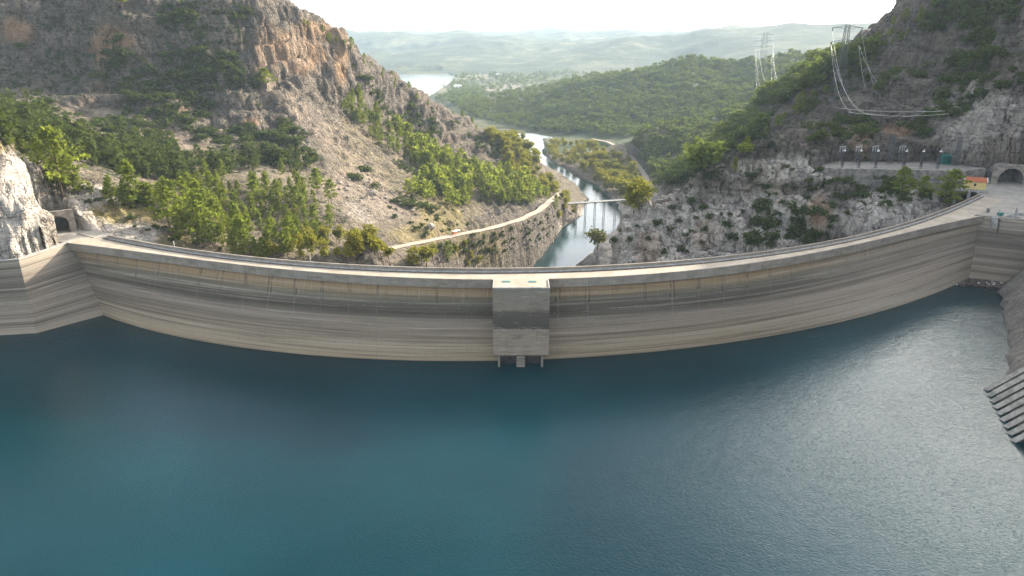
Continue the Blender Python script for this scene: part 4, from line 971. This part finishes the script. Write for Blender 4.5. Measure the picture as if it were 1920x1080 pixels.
# ---- tunnel portals
def portal(loc, rz, w, h, frame_w, frame_h, label, depth=9.0, thick=1.0, skew=0.0):
    root = empty('tunnel_portal', loc, rz, label, 'tunnel portal')
    n = 20; r = w/2; sp = h-r
    arc_ = [(r*math.cos(PI*k/n), sp+r*math.sin(PI*k/n)) for k in range(n+1)]
    op = [(r, 0)] + arc_ + [(-r, 0)]
    fw = frame_w/2; outer = []
    for x, z in op:                                   # same number of points round the outside of the slab
        if z <= 0.001: outer.append((fw if x > 0 else -fw, 0))
        else:
            k = max(abs(x)/fw, z/frame_h) ; k = max(k, 1e-6); q = min(fw/max(abs(x), 1e-6), frame_h/z); outer.append((x*q, z*q))
    m = len(op); vs = []
    for y in (0, thick):
        vs += [(x, y, z) for x, z in op] + [(x, y, z + (skew*x if z > 1 else 0)) for x, z in outer]
    fs = []
    for i in range(m-1):
        fs += [(i, i+1, m+i+1, m+i), (2*m+i, 3*m+i, 3*m+i+1, 2*m+i+1), (m+i, m+i+1, 3*m+i+1, 3*m+i), (i, 2*m+i, 2*m+i+1, i+1)]
    MB().add(vs, fs).build('portal_wall', M_PORT, root)
    mb = MB(); vs = []; fs = []
    for y in (thick, depth): vs += [(x, y, z) for x, z in op]
    for i in range(m-1): fs.append((i, m+i, m+i+1, i+1))
    fs.append(tuple(m+i for i in range(m))[::-1]); mb.add(vs, fs)
    vs = []; fs = []
    for y in (thick, depth): vs += [(x*1.25, y, z*1.08+.3) for x, z in op]
    for i in range(m-1): fs.append((i, i+1, m+i+1, m+i))
    mb.add(vs, fs); mb.build('tunnel_lining', M_CONCD, root)
    MB().box((0, thick+depth/2, .02), (w, depth, .06)).build('tunnel_floor', M_APR, root)
    return root
pl = atz(116, 438, 0)
portal((pl[0]-.6, pl[1]+.6, -.05), R_(40), 5.6, 5.6, 9.2, 7.3, 'small arched concrete tunnel portal beside the pale crag at the left end of the dam', depth=8)
pr_ = atz(1894, 346, 0)
portal((pr_[0], pr_[1]+.5, -.05), R_(-14), 9.6, 6.9, 14.5, 8.6, 'wide arched concrete tunnel portal in the pink rock at the right end of the dam', depth=11)

# ---- yellow hut on its slab
hc = atz(1826, 352, 1.2); hz_ = R_(-24)
hut = empty('yellow_hut', (hc[0], hc[1], 0.9), hz_, 'small yellow hut with a red tiled roof on a pillared slab beside the dam crest', 'hut')
mb = MB().box((0, 0, 1.65), (7.4, 4.2, 3.3))
for s_ in (-1, 1): mb.add([(s_*3.7, -2.1, 3.3), (s_*3.7, 2.1, 3.3), (s_*3.7, 0, 4.55), (s_*3.68, -2.1, 3.3), (s_*3.68, 2.1, 3.3), (s_*3.68, 0, 4.55)], [(0,1,2),(3,5,4),(0,2,5,3),(1,4,5,2)])
mb.build('wall', M_YEL, hut)
mb = MB()
for s_ in (-1, 1):
    mb.add([(-3.95, s_*2.5, 3.2), (3.95, s_*2.5, 3.2), (3.95, 0, 4.72), (-3.95, 0, 4.72), (-3.95, s_*2.5, 3.05), (3.95, s_*2.5, 3.05), (3.95, 0, 4.57), (-3.95, 0, 4.57)], [(0,1,2,3),(7,6,5,4),(0,4,5,1),(1,5,6,2),(3,2,6,7),(0,3,7,4)])
    for k in range(16): mb.tube([(-3.75+k*.5, s_*2.52, 3.2), (-3.75+k*.5, 0, 4.75)], .09, 5)
rf = mb.build('roof', M_TILE, hut)
mb = MB()
for s_ in (-1, 1): mb.tube([(s_*4.02, -2.6, 3.1), (s_*4.02, 0, 4.75), (s_*4.02, 2.6, 3.1)], .16, 4)
mb.build('verge', M_WHITE, rf)
for x_ in (-.2,): 
    fwn = MB().box((x_, -2.12, 1.9), (.95, .1, 1.3)).build('window', M_WHITE, hut); MB().box((x_, -2.18, 1.9), (.75, .06, 1.1)).build('pane', M_DARK, fwn)
MB().box((3.72, -.3, 1.15), (.08, 1.1, 2.2)).build('door', M_TILE, hut)
pf = empty('hut_platform', (hc[0], hc[1], 0), hz_, 'concrete slab on square pillars that carries the yellow hut over the rocks', 'platform')
MB().box((-1.3, -.6, .45), (11.6, 6.6, .85)).build('slab', M_CONC, pf)
for x_, y_ in ((-6.3, -3.2), (-1.8, -3.2), (-6.3, 2.0)): MB().box((x_, y_, -4.5), (1.1, 1.1, 9.2)).build('pillar', M_CONC, pf)

# ---- odds and ends on the right apron
q = atz(1852, 398, 0); MB_ = MB().box((q[0], q[1], .7), (.8, .7, 1.3)).box((q[0], q[1], 1.4), (.95, .85, .12))
props(MB_.build('meter_cabinet', M_CONCD), 'small grey cabinet standing at the corner of the right wing wall', 'cabinet')
q = atz(1875, 404, 0); MB_ = MB().box((q[0], q[1], .55), (1.6, 1.2, .9)).box((q[0], q[1], 1.05), (1.75, 1.35, .12)); MB_.tube([(q[0]-.6, q[1], .9), (q[0]-.6, q[1], 2.4)], .07, 5)
props(MB_.build('green_hoist_box', M_TEAL), 'green metal hoist box on top of the gate guide at the right wing wall', 'hoist box')
q = atz(1903, 408, 0)
wr = empty('winch_frame', (q[0], q[1], 0), R_(-30), 'upright concrete winch frame with loose pipes at the right edge of the crest', 'winch')
MB().box((0, 0, 1.7), (1.0, 1.0, 3.4), top=.6).box((-.2, 0, .3), (3.4, 1.3, .6)).build('frame', M_CONC, wr)
mb = MB()
for k in range(3): mb.tube([(-3.2+k*.5, -.9+k*.3, .2), (-.4, .1*k, 1.3)], .12, 5)
mb.build('pipe', M_STEEL, wr)
q = atz(1912, 404, 0); mb = MB().box((q[0]+5, q[1]-1.5, .45), (13, .35, .9), R_(-20)); props(mb.build('barrier_wall', M_CONC), 'low dark concrete barrier at the right edge behind the winch frame', 'barrier')

# ---- switchyard
wallroot = empty('retaining_wall', (166, 303, 0), 0, 'long grey retaining wall in two tiers under the switchyard', 'retaining wall')
WL_ = YWALL
def wallstrip(name, off, z0, z1, th, mat):
    mb = MB(); path = []
    for i, p in enumerate(WL_):
        a = WL_[max(i-1, 0)]; b = WL_[min(i+1, len(WL_)-1)]; dx, dy = b[0]-a[0], b[1]-a[1]; L_ = math.hypot(dx, dy); path.append((p, (dy/L_, -dx/L_)))
    mb.sweep([(off, z0), (off, z1), (off-th, z1), (off-th, z0)], path)
    o = mb.build(name, mat); o.parent = wallroot; o.matrix_parent_inverse = Matrix.Translation((-166, -303, 0)); return o
wallstrip('upper_tier', .3, 1.0, 6.1, 2.6, M_WALL); wallstrip('lower_tier', 3.2, -7.0, 1.6, 3.6, M_WALL); wallstrip('handrail', .1, 7.0, 7.1, .1, M_STEEL)
def on_yard(px, Y, z=5.5):
    d = ray(px, 300); return (d[0]/d[1]*Y, Y, z)
def bushing(px, Y, lab, grp, h=5.2, stand=2.2, col=M_PORC):
    r = empty('insulator_column', on_yard(px, Y), 0, lab, 'insulator column', grp)
    mb = MB()
    for sx in (-.45, .45):
        for sy in (-.45, .45): mb.tube([(sx, sy, -.1), (sx*.8, sy*.8, stand)], .1, 4)
    for sx in (-1, 1): mb.tube([(sx*.45, -.45, 0), (-sx*.4, -.4, stand)], .06, 4); mb.tube([(sx*.45, .45, 0), (-sx*.4, .4, stand)], .06, 4)
    mb.box((0, 0, stand+.08), (1.15, 1.15, .16)); mb.build('stand', M_LAT, r)
    n = 14; prof = []
    mb = MB(); zz = stand+.16; pts = []; segs = 12
    vs = []; fs = []
    for i in range(n*2+1):
        z = zz + (h)*i/(n*2); rad = (.52 if i % 2 else .36)*(1-.25*i/(n*2))
        for k in range(segs): vs.append((rad*math.cos(2*PI*k/segs), rad*math.sin(2*PI*k/segs), z))
    for i in range(n*2):
        for k in range(segs): fs.append((i*segs+k, i*segs+(k+1) % segs, (i+1)*segs+(k+1) % segs, (i+1)*segs+k))
    fs.append(tuple(n*2*segs+k for k in range(segs))); mb.add(vs, fs); mb.build('insulator', col, r)
    MB().box((0, 0, zz+h+.2), (.8, .8, .4)).tube([(0, 0, zz+h+.3), (.1, 0, zz+h+1.0)], .14, 6).build('cap', M_WHITE, r)
    return r
ords = ['leftmost', 'second from the left', 'third from the left', 'fourth from the left', 'fifth from the left', 'rightmost']
base_b = None
def clone(root, loc, lab, rz=None):
    r = root.copy(); COL.objects.link(r); r.location = loc; r['label'] = lab
    if rz is not None: r.rotation_euler = (0, 0, rz)
    for c in root.children:
        k = c.copy(); COL.objects.link(k); k.parent = r
        for g in c.children: h_ = g.copy(); COL.objects.link(h_); h_.parent = k
    return r
for i, px in enumerate((1581, 1612, 1644, 1697, 1729, 1761)):
    lab = f'black insulator column with white cap, {ords[i]} of six in the switchyard front row'
    if base_b is None: base_b = bushing(px, 306.5, lab, 'front row of insulator columns')
    else: clone(base_b, on_yard(px, 306.5-.5*i), lab)
# disconnector frames behind: three slim posts with white heads on a crossbeam
def disconnector(px, Y, lab, h=7.2):
    r = empty('disconnector', on_yard(px, Y), R_(20), lab, 'disconnector', 'disconnector switches behind the insulator columns')
    mb = MB()
    for x_ in (-1.3, 0, 1.3): mb.tube([(x_, 0, 0), (x_, 0, h-1.6)], .12, 5)
    mb.tube([(-1.7, 0, h-1.6), (1.7, 0, h-1.6)], .12, 4).tube([(-1.3, 0, .2), (0, 0, h-1.7)], .06, 4).build('frame', M_LAT, r)
    for x_ in (-1.5, 0, 1.5): MB().tube([(x_, 0, h-1.5), (x_, 0, h+.3)], .2, 8).box((x_, 0, h+.5), (.5, .5, .3)).build('post_insulator', M_STEEL, r)
    MB().tube([(-1.7, 0, h+.75), (1.7, .3, h+1.0)], .09, 5).build('blade', M_CABLE, r)
    return r
dd = None
for i, px in enumerate((1577, 1607, 1638, 1688)):
    lab = f'grey switch frame with white insulators, {ords[i] if i < 3 else "rightmost"} of four behind black columns'
    if dd is None: dd = disconnector(px, 317, lab)
    else: clone(dd, on_yard(px, 317+i*.6), lab)
bb = None
for i, (px, Y) in enumerate(((1694, 316), (1719, 322), (1727, 314), (1750, 324), (1758, 316))):
    lab = f'dark switchyard post without a cap at the rear, {["leftmost","second from the left","middle","second from the right","rightmost"][i]} of five'
    if bb is None:
        bb = empty('busbar_post', on_yard(px, Y), 0, lab, 'busbar post', 'dark rear posts of the switchyard')
        MB().tube([(0, 0, 0), (0, 0, 2.6)], .18, 6).box((0, 0, 2.7), (.7, .7, .2)).build('stand', M_LAT, bb)
        MB().tube([(0, 0, 2.8), (0, 0, 7.6)], .36, 10, .3).build('insulator', M_PORC, bb)
    else: clone(bb, on_yard(px, Y), lab)
t_ = empty('transformer', on_yard(1773, 318), R_(-10), 'green transformer tank with cooling fins at the right end of the switchyard', 'transformer')
MB().box((0, 0, 2.3), (3.4, 2.6, 4.0), ).box((0, 0, .15), (4.2, 3.2, .3)).build('tank', M_TEAL, t_)
mb = MB()
for k in range(8): mb.box((-1.5+k*.43, -1.7, 2.3), (.08, .8, 3.2))
mb.build('cooling_fins', M_TEAL, t_)
for x_ in (-1, 0, 1): MB().tube([(x_, 0, 4.3), (x_, 0, 5.8)], .2, 8, .12).build('bushing', M_PORC, t_)
def lattice(name, loc, h, wb, wt, lab, cat, arms=(), r=.12, panels=9, rz=0, waist=None):
    root = empty(name, loc, rz, lab, cat); mb = MB()
    def half(z):
        if waist and z < waist[0]*h: return wb + (waist[1]-wb)*z/(waist[0]*h)
        z0 = waist[0]*h if waist else 0; w0 = waist[1] if waist else wb
        return w0 + (wt-w0)*(z-z0)/(h-z0)
    cs = [(-1,-1),(1,-1),(1,1),(-1,1)]; zz = [h*(k/panels)**.9 for k in range(panels+1)]
    for cx, cy in cs: mb.tube([(cx*half(z), cy*half(z), z) for z in zz], r, 4)
    for z0, z1 in zip(zz[:-1], zz[1:]):
        for i in range(4):
            a, b = cs[i], cs[(i+1) % 4]
            mb.tube([(a[0]*half(z0), a[1]*half(z0), z0), (b[0]*half(z1), b[1]*half(z1), z1)], r*.6, 3, cap=False)
            mb.tube([(b[0]*half(z0), b[1]*half(z0), z0), (a[0]*half(z1), a[1]*half(z1), z1)], r*.6, 3, cap=False)
            mb.tube([(a[0]*half(z1), a[1]*half(z1), z1), (b[0]*half(z1), b[1]*half(z1), z1)], r*.6, 3, cap=False)
    mb.build('tower_body', M_LAT, root)
    for z, L_ in arms:
        mb = MB(); w_ = half(z)
        for s_ in (-1, 1):
            for y_ in (-w_, w_): mb.tube([(s_*w_, y_, z), (s_*L_, 0, z+.4)], r*.8, 4); mb.tube([(s_*w_, y_, z+1.6), (s_*L_, 0, z+.4)], r*.6, 4)
            for k in (.35, .65): mb.tube([(s_*(w_+(L_-w_)*k), 0, z+.2), (s_*(w_+(L_-w_)*k), 0, z+1.6*(1-k)+.4)], r*.5, 3)
        ar = mb.build('cross_arm', M_LAT, root)
        for s_ in (-1, 1): MB().tube([(s_*L_, 0, z+.4), (s_*L_, 0, z-1.9)], .3, 8, .22).build('insulator_string', M_PORC, ar)
    return root
p1 = hit(1574, 190); 
if p1[1] > 600 or p1[1] < 380: p1 = atY(1574, 190, 500)
q_ = p1[1]/ray(1574, 190)[1]
H1 = (188-43)/F*q_*.93
T1 = lattice('power_pylon', (p1[0], p1[1], p1[2]-.5), H1, 4.4, 1.2, 'tall grey lattice power pylon with two cross arms on the right ridge', 'pylon', ((H1*.775, 9.2), (H1*.955, 9.6)), r=.17, panels=8, waist=(.62, 1.8))
p2 = hit(1427, 150); q2 = p2[1]/ray(1427, 150)[1]; H2 = 84/F*q2
T2 = lattice('power_pylon', (p2[0], p2[1], p2[2]-1), H2, 9, 3.0, 'far pale lattice power pylon standing on the wooded ridge', 'pylon', ((H2*.70, 16), (H2*.82, 17), (H2*.95, 14)), r=.16, panels=9, waist=(.6, 5))
gA = lattice('switchyard_gantry', on_yard(1668, 318), 13.5, .9, .6, 'slim lattice gantry mast in the middle of the switchyard', 'gantry mast', r=.09, panels=10)
gB = lattice('switchyard_gantry', on_yard(1793, 314), 12.5, .9, .6, 'slim lattice gantry mast at the right end of the switchyard against the rock', 'gantry mast', r=.09, panels=10)
gC = lattice('switchyard_gantry', on_yard(1553, 322), 9.0, .9, .6, 'short lattice gantry mast at the left end of the switchyard', 'gantry mast', r=.09, panels=8)
def cable(a, b, sag, lab, grp, r=.045, n=26):
    a = np.array(a, float); b = np.array(b, float); pts = []
    for k in range(n+1):
        t = k/n; p = a+(b-a)*t; p[2] -= sag*4*t*(1-t); pts.append(tuple(p))
    o = MB().tube(pts, r, 5).build('power_cable', M_CABLE, smooth=True); return props(o, lab, 'cable', grp)
def t1(s, lvl): return (p1[0]+s*(9.2 if lvl == 0 else 9.6), p1[1], p1[2]+H1*(.775 if lvl == 0 else .955)-2.2)
side = {-1: 'left', 1: 'right'}
ends = [atY(1600, 212, 345), atY(1640, 213, 342), atY(1690, 212, 340), atY(1655, 214, 338), atY(1735, 209, 336), atY(1765, 207, 334)]
strung = [(t1(-1, 0), ends[0], 9), (t1(-1, 1), ends[1], 15), (t1(-1, 0), ends[3], 13), (t1(1, 0), ends[2], 17), (t1(1, 1), ends[4], 20), (t1(1, 0), ends[5], 13)]
for i, (a, b, sg) in enumerate(strung):
    cable(a, b, sg, f'sagging cable from the near pylon, {ords[i]} of six', 'cables from the near pylon')
cable(atY(1566, 202, 345), atY(1772, 208, 334), 1.0, 'taut bright cable running level across the rock face above the switchyard', None, .07)
cable(atY(1590, 210, 343), atY(1780, 213, 333), 1.5, 'lower taut cable running level above the switchyard masts', None, .08)
def t2(s, z, L_): return (p2[0]+s*L_, p2[1], p2[2]+H2*z-2)
for i, (s_, z_, L_, e, sg) in enumerate(((-1,.70,16,(1446,211),60), (-1,.82,17,(1452,199),56), (-1,.95,14,(1462,188),50), (1,.70,16,(1465,205),58), (1,.82,17,(1476,199),52), (1,.95,14,(1482,188),46))):
    ee = hit(*e); ee = ee if ee[1] < 700 else atY(e[0], e[1], 560)
    cable(t2(s_, z_, L_), (ee[0], ee[1], ee[2]+4), sg*.55, f'thin cable from far pylon to right ridge, {ords[i]} of six', 'cables from the far pylon', .05, 34)

# ---- river bridge
b0 = atz(1062, 381, -79); b1 = atz(1186, 372.8, -79); bd = (b1-b0); BL = float(np.hypot(bd[0], bd[1])); br_a = math.atan2(bd[1], bd[0]); bm_ = (b0+b1)/2
brg = empty('river_bridge', (bm_[0], bm_[1], -79), br_a, 'slim flat concrete bridge on thin paired columns across the river', 'bridge')
MB().box((0, 0, -.45), (BL, 4.6, .6)).box((0, 0, -1.0), (BL, 2.6, .6)).build('bridge_deck', M_CONC, brg)
for y_ in (-2.5, 2.5):
    mb = MB().box((0, y_, .5), (BL, .12, .12))
    for k in range(int(BL/3)): mb.box((-BL/2+1+k*3, y_, .2), (.12, .12, .6))
    mb.build('railing', M_STEEL, brg)
for px in (1081, 1098, 1116, 1133, 1154):
    d = ray(px, 376); tt_ = None
    # point of the bridge axis seen in that column
    A_ = np.array([[bd[0], -d[0]], [bd[1], -d[1]]]); s_ = np.linalg.solve(A_, -b0[:2])[0]; x_ = (s_-.5)*BL
    mb = MB()
    for y_ in (-1.6, 1.6): mb.tube([(x_, y_, -1.5), (x_, y_, -19)], .32, 8)
    mb.box((x_, 0, -1.75), (1.1, 4.4, .6)).build('column_pair', M_CONC, brg)

# ---- things along the valley road
q = hit(860, 441); q = np.array([q[0], q[1], max(q[2], -52)])
sh = empty('road_shelter', (q[0], q[1], q[2]), math.atan2(ROAD[4][1]-ROAD[2][1], ROAD[4][0]-ROAD[2][0]), 'small open shelter with a flat white roof at the bend of the valley road', 'shelter')
MB().box((0, 1.6, 2.6), (5.2, 2.6, .3)).build('roof', M_WHITE, sh)
MB().box((0, 2.7, 1.3), (4.8, .2, 2.5)).build('back_wall', M_TILE, sh)
for x_ in (-2.3, 2.3): MB().tube([(x_, .5, 0), (x_, .5, 2.5)], .12, 6).build('post', M_STEEL, sh)
def boulder(px, py, w_, lab, grp=None, mat=None, seed=0):
    p = hit(px, py)
    if p is None or p[1] > 900: return
    r = w_/F*math.hypot(p[0], p[1])/2
    bm = bmesh.new(); bmesh.ops.create_icosphere(bm, subdivisions=3, radius=1)
    V = np.array([v.co[:] for v in bm.verts]); nz = fbm(V[:, 0]*1.3+seed, V[:, 1]*1.3, V[:, 2]*1.3, seed=seed, octv=3)
    V = V*(1+.38*nz)[:, None]; V = np.round(V*2.6)/2.6*.35+V*.65
    for v, c in zip(bm.verts, V): v.co = (c[0]*r, c[1]*r*.9, c[2]*r*.75)
    me = bpy.data.meshes.new('boulder'); bm.to_mesh(me); bm.free()
    o = link('boulder', me, mat or M_BOUL); o.location = (p[0], p[1], p[2]+r*.25); o.rotation_euler = (0, 0, seed)
    return props(o, lab, 'boulder', grp)
boulder(806, 428, 17, 'largest white boulder on the tan slope above the valley road', seed=3)
boulder(700, 366, 20, 'big pale block resting on the fan of the rock slide', seed=4)
boulder(1012, 440, 9, 'white boulder at the water edge below the bridge', seed=8)
for k, (x_, y_) in enumerate(spaced([(630,345),(680,320),(745,372),(790,405),(770,412),(700,385),(645,368)], 40, G, 9)):
    boulder(x_, y_, G.uniform(3.5, 8), 'pale angular block lying in the fan of the rock slide', 'blocks of the rock slide', seed=20+k)
for k, (x_, y_) in enumerate(spaced([(975,470),(1030,445),(1075,438),(1060,448),(1010,462),(985,474)], 26, G, 8)):
    boulder(x_, y_, G.uniform(4, 9), 'dark angular rock along the left river edge below the bridge', 'rocks at the river edge', M_CONCD, seed=90+k)

# ---- right bank: rough lining and stepped slabs
wlb = [(181,236),(171.5,228.5),(167.5,223.5),(160,211),(148.5,192),(139,177),(131,165),(124.5,155),(112,130),(103,95),(95,40),(92,0)]
def bank_pts(line, n):
    L = np.array(line); s = np.concatenate([[0], np.cumsum(np.hypot(*np.diff(L, axis=0).T))]); t = np.linspace(0, s[-1], n)
    return np.stack([np.interp(t, s, L[:, 0]), np.interp(t, s, L[:, 1])], 1)
bk = empty('bank_lining', (167, 223, -46), 0, 'rough grey sprayed concrete slope rising from the water at the right edge', 'lined slope')
Bp = bank_pts(wlb, 300); out = np.array([.86, -.5]); rows = np.linspace(-1, 1, 90); V = []
for k in rows:
    h = (k*26) if k > 0 else k*14; o_ = h*.62 if k > 0 else h*.25
    for p in Bp: V.append((p[0]+out[0]*o_, p[1]+out[1]*o_, -22+h))
V = np.array(V); dsp = fbm(V[:, 0]/7, V[:, 1]/7, V[:, 2]/7, seed=301, octv=4)*1.1 + fbm(V[:, 0]/2, V[:, 1]/2, V[:, 2]/2, seed=302, octv=3)*.45
groove = np.sin((V[:, 0]*.53+V[:, 1]*.85)/1.9)*.3
V[:, 0] -= out[0]*(dsp+groove); V[:, 1] -= out[1]*(dsp+groove)
def mat_shot():
    t = NT('sprayed_concrete'); p = t.pos(); a = t.noise(t.scale(p, (.5, .5, .2)), 1.0, 6, .7); b = t.noise(p, 1.2, 6, .75)
    c = t.ramp(t.math('ADD', t.math('MULTIPLY', a, .6), t.math('MULTIPLY', b, .4)), [(.34, (.08,.067,.055)), (.48, (.175,.15,.125)), (.62, (.27,.238,.20))])
    t.bsdf(c, .95, t.math('ADD', a, b), .8, .6, .15); return t.m
M_SHOT = mat_shot(); M_RIB = simple('pale_rib_concrete', (.34,.30,.255), .9, .3, .7)
into(link('rough_slope', npmesh('rough_slope', V, gridfaces(90, 300)), M_SHOT), bk)
sl_ = empty('stepped_slab_lining', (118, 148, -46), 0, 'ribbed concrete slab lining dipping into the water at the lower right edge', 'lined slope')
e0 = atz(1866, 733, -22)[:2]; dirw = np.array([-.36, -.93]); dirw /= np.linalg.norm(dirw); up_ = np.array([.93, -.36])
for k in range(9):
    a = e0 + dirw*(k*3.1); b = e0 + dirw*((k+1)*3.1); off = -up_*(.0+.0*k)
    mb = MB()
    vs = []
    for (q, lift) in ((a, .2), (b, -1.2)):
        for h in (-16, 15):
            o_ = h*.95; vs.append((q[0]+up_[0]*o_, q[1]+up_[1]*o_, -22+h+lift))
    for (q, lift) in ((a, -4.5), (b, -4.5)):
        for h in (-16, 15):
            o_ = h*.95; vs.append((q[0]+up_[0]*o_, q[1]+up_[1]*o_, -22+h+lift))
    mb.add(vs, [(0,2,3,1),(4,5,7,6),(0,1,5,4),(2,6,7,3),(1,3,7,5),(0,4,6,2)])
    into(mb.build('slab', M_SHOT), sl_)
    rb = MB(); q0 = np.array([a[0]-up_[0]*16*.95, a[1]-up_[1]*16*.95, -22-16+1.2]); q1 = np.array([a[0]+up_[0]*15*.95, a[1]+up_[1]*15*.95, -5.8])
    rb.tube([q0+np.array([-.3, .1, .25]), q1+np.array([-.3, .1, .25])], .75, 4)
    into(rb.build('rib', M_RIB), sl_)
# ---- driftwood and litter in the corner
V = []; rngd = np.random.default_rng(5); mb = MB()
ctr = [atz(1800, 531, -22), atz(1830, 527, -22), atz(1860, 530, -22), atz(1880, 535, -22), atz(1845, 534, -22), atz(1868, 537, -22)]
for k in range(900):
    c = ctr[rngd.integers(6)] + np.array([rngd.normal()*2.3, rngd.normal()*1.2, 0]); a = rngd.uniform(0, PI); L_ = rngd.uniform(.2, 1.6)
    mb.box((c[0], c[1], -21.95+rngd.uniform(0, .12)), (L_, rngd.uniform(.08, .3), .12), a)
M_DRIFT = simple('driftwood', (.14,.105,.085), .9, .6, 3)
props(mb.build('floating_debris', M_DRIFT), 'brown raft of floating driftwood in the corner below the right wing wall', 'debris', None, 'stuff')
for k in range(14):
    c = ctr[rngd.integers(6)] + np.array([rngd.normal()*2.4, rngd.normal()*1.2, 0])
    mbx = MB().tube([(c[0]-.2, c[1], -21.75), (c[0]+.25, c[1]+.1, -21.72)], .2, 7).tube([(c[0]+.25, c[1]+.1, -21.72), (c[0]+.42, c[1]+.13, -21.7)], .08, 6)
    props(mbx.build('plastic_bottle', M_WHITE), 'white plastic bottle floating among the driftwood below the right wing wall', 'bottle', 'bottles in the driftwood')

# ---- far things on the plain
def farbox(name, px, py, wpx, hm, dm, lab, cat, mat, roof=None, n=1, rz=0):
    p = atz(px, py, -96); w_ = wpx/F*p[1]/ray(px, py)[1]*1.0
    r = empty(name, (p[0], p[1], -97), rz, lab, cat)
    return r, w_
gh, w_ = farbox('greenhouse', 1130, 134.5, 88, 0, 0, 'long low white greenhouse roofs on the far plain beyond the ridge', 'greenhouse', M_WHITE)
for k in range(6):
    mb = MB(); vs = []; n = 8; d0 = k*13.0-40
    for x_ in (-w_/2, w_/2): vs += [(x_, d0+6.2*math.cos(PI*j/n), 3+3.4*math.sin(PI*j/n)) for j in range(n+1)] + [(x_, d0-6.2, 0), (x_, d0+6.2, 0)]
    m = n+3; fs = [(j, (j+1) % m, m+(j+1) % m, m+j) for j in range(m)] + [tuple(range(m)), tuple(range(m, 2*m))[::-1]]
    mb.add(vs, fs); mb.build('greenhouse_bay', M_WHITE, gh)
def house(px, py, wpx, lab, h=7, n=2):
    p = atz(px, py, -96); w_ = wpx/F*p[1]/ray(px, py)[1]
    r = empty('farm_house', (p[0], p[1], -97), random.uniform(-.4, .4), lab, 'house')
    MB().box((0, 0, h/2), (w_, w_*.6, h)).build('wall', M_WHITE, r)
    MB().add([(-w_*.53, -w_*.33, h), (w_*.53, -w_*.33, h), (w_*.53, w_*.33, h), (-w_*.53, w_*.33, h), (-w_*.4, 0, h+w_*.16), (w_*.4, 0, h+w_*.16)], [(0,1,5,4),(1,2,5),(2,3,4,5),(3,0,4),(3,2,1,0)]).build('roof', M_WHITE, r)
house(858, 166, 15, 'white building among trees by the far lake shore', 9)
house(935, 142, 10, 'small white house on the far plain above the bare field', 8)
house(1118, 129, 14, 'white shed just behind the long greenhouses', 9); house(1082, 116, 7, 'tiny white house on the slope beyond the greenhouses', 8)
fld = [tuple(atz(a, b, -96.2)[:2]) for a, b in ((885,172),(905,164),(955,157),(978,160),(968,168),(930,173))]
ztri('bare_field', fld, -95.6, simple('bare_field_soil', (.15,.125,.095), .95, .2, .02))
sp = None
for i, px in enumerate((905, 918, 931, 944, 957, 970, 1005, 1020)):
    a = atz(px, 163 if px < 1000 else 158, -96)
    lab = f'faint lattice mast of the far substation, {"first second third fourth fifth sixth seventh eighth".split()[i]} from the left'
    if sp is None: sp = lattice('substation_mast', tuple(a), 48, 2.2, 1.2, lab, 'mast', ((34, 9),), r=.3, panels=6); sp['group'] = 'masts of the far substation'
    else: clone(sp, tuple(a), lab)
# ================================================================== SKY, SUN, AIR
SUN_AZ, SUN_EL = R_(46), R_(20)
w = bpy.data.worlds.new('World'); scene.world = w; w.use_nodes = True
nt = w.node_tree; nt.nodes.clear()
sky = nt.nodes.new('ShaderNodeTexSky'); sky.sky_type = 'NISHITA'; sky.sun_disc = False
sky.sun_elevation = SUN_EL; sky.sun_rotation = SUN_AZ; sky.air_density = 1.0; sky.dust_density = 3.8; sky.ozone_density = 1.0; sky.altitude = 200
bg = nt.nodes.new('ShaderNodeBackground'); bg.inputs[1].default_value = .15
wo = nt.nodes.new('ShaderNodeOutputWorld'); hs = nt.nodes.new('ShaderNodeHueSaturation'); hs.inputs['Saturation'].default_value = .5      # milky, hazy sky
nt.links.new(sky.outputs[0], hs.inputs['Color']); nt.links.new(hs.outputs[0], bg.inputs[0]); nt.links.new(bg.outputs[0], wo.inputs[0])
sl = bpy.data.lights.new('sun', 'SUN'); sl.energy = 3.3; sl.angle = R_(.6); sl.color = (1, .91, .76)
so = bpy.data.objects.new('sun', sl); COL.objects.link(so); so.location = (300, 300, 400)
sd = Vector((math.sin(SUN_AZ)*math.cos(SUN_EL), math.cos(SUN_AZ)*math.cos(SUN_EL), math.sin(SUN_EL)))
so.rotation_euler = sd.to_track_quat('Z', 'Y').to_euler()
if HAZE:
    hz = NT('haze_air'); v = hz.n('VolumePrincipled'); v.inputs['Color'].default_value = (.70, .87, 1, 1); v.inputs['Density'].default_value = HAZE
    v.inputs['Anisotropy'].default_value = 0.0
    hz.t.links.new(v.outputs[0], hz.out.inputs[1])
    mb = MB().box((0, 3000, (HZ0+HZ1)/2), (30000, 26000, HZ1-HZ0)); o = mb.build('haze', hz.m); props(o, kind='stuff', label='pale haze filling the valley and softening the far hills', cat='haze')
scene.view_settings.view_transform = 'Standard'; scene.view_settings.look = 'None'; scene.view_settings.gamma = 1
scene.view_settings.exposure = EXPO
scene.cycles.max_bounces = 6; scene.cycles.volume_bounces = 0; scene.cycles.diffuse_bounces = 3; scene.cycles.transparent_max_bounces = 6
scene.cycles.use_denoising = True
scene.cycles.caustics_reflective = False; scene.cycles.caustics_refractive = False
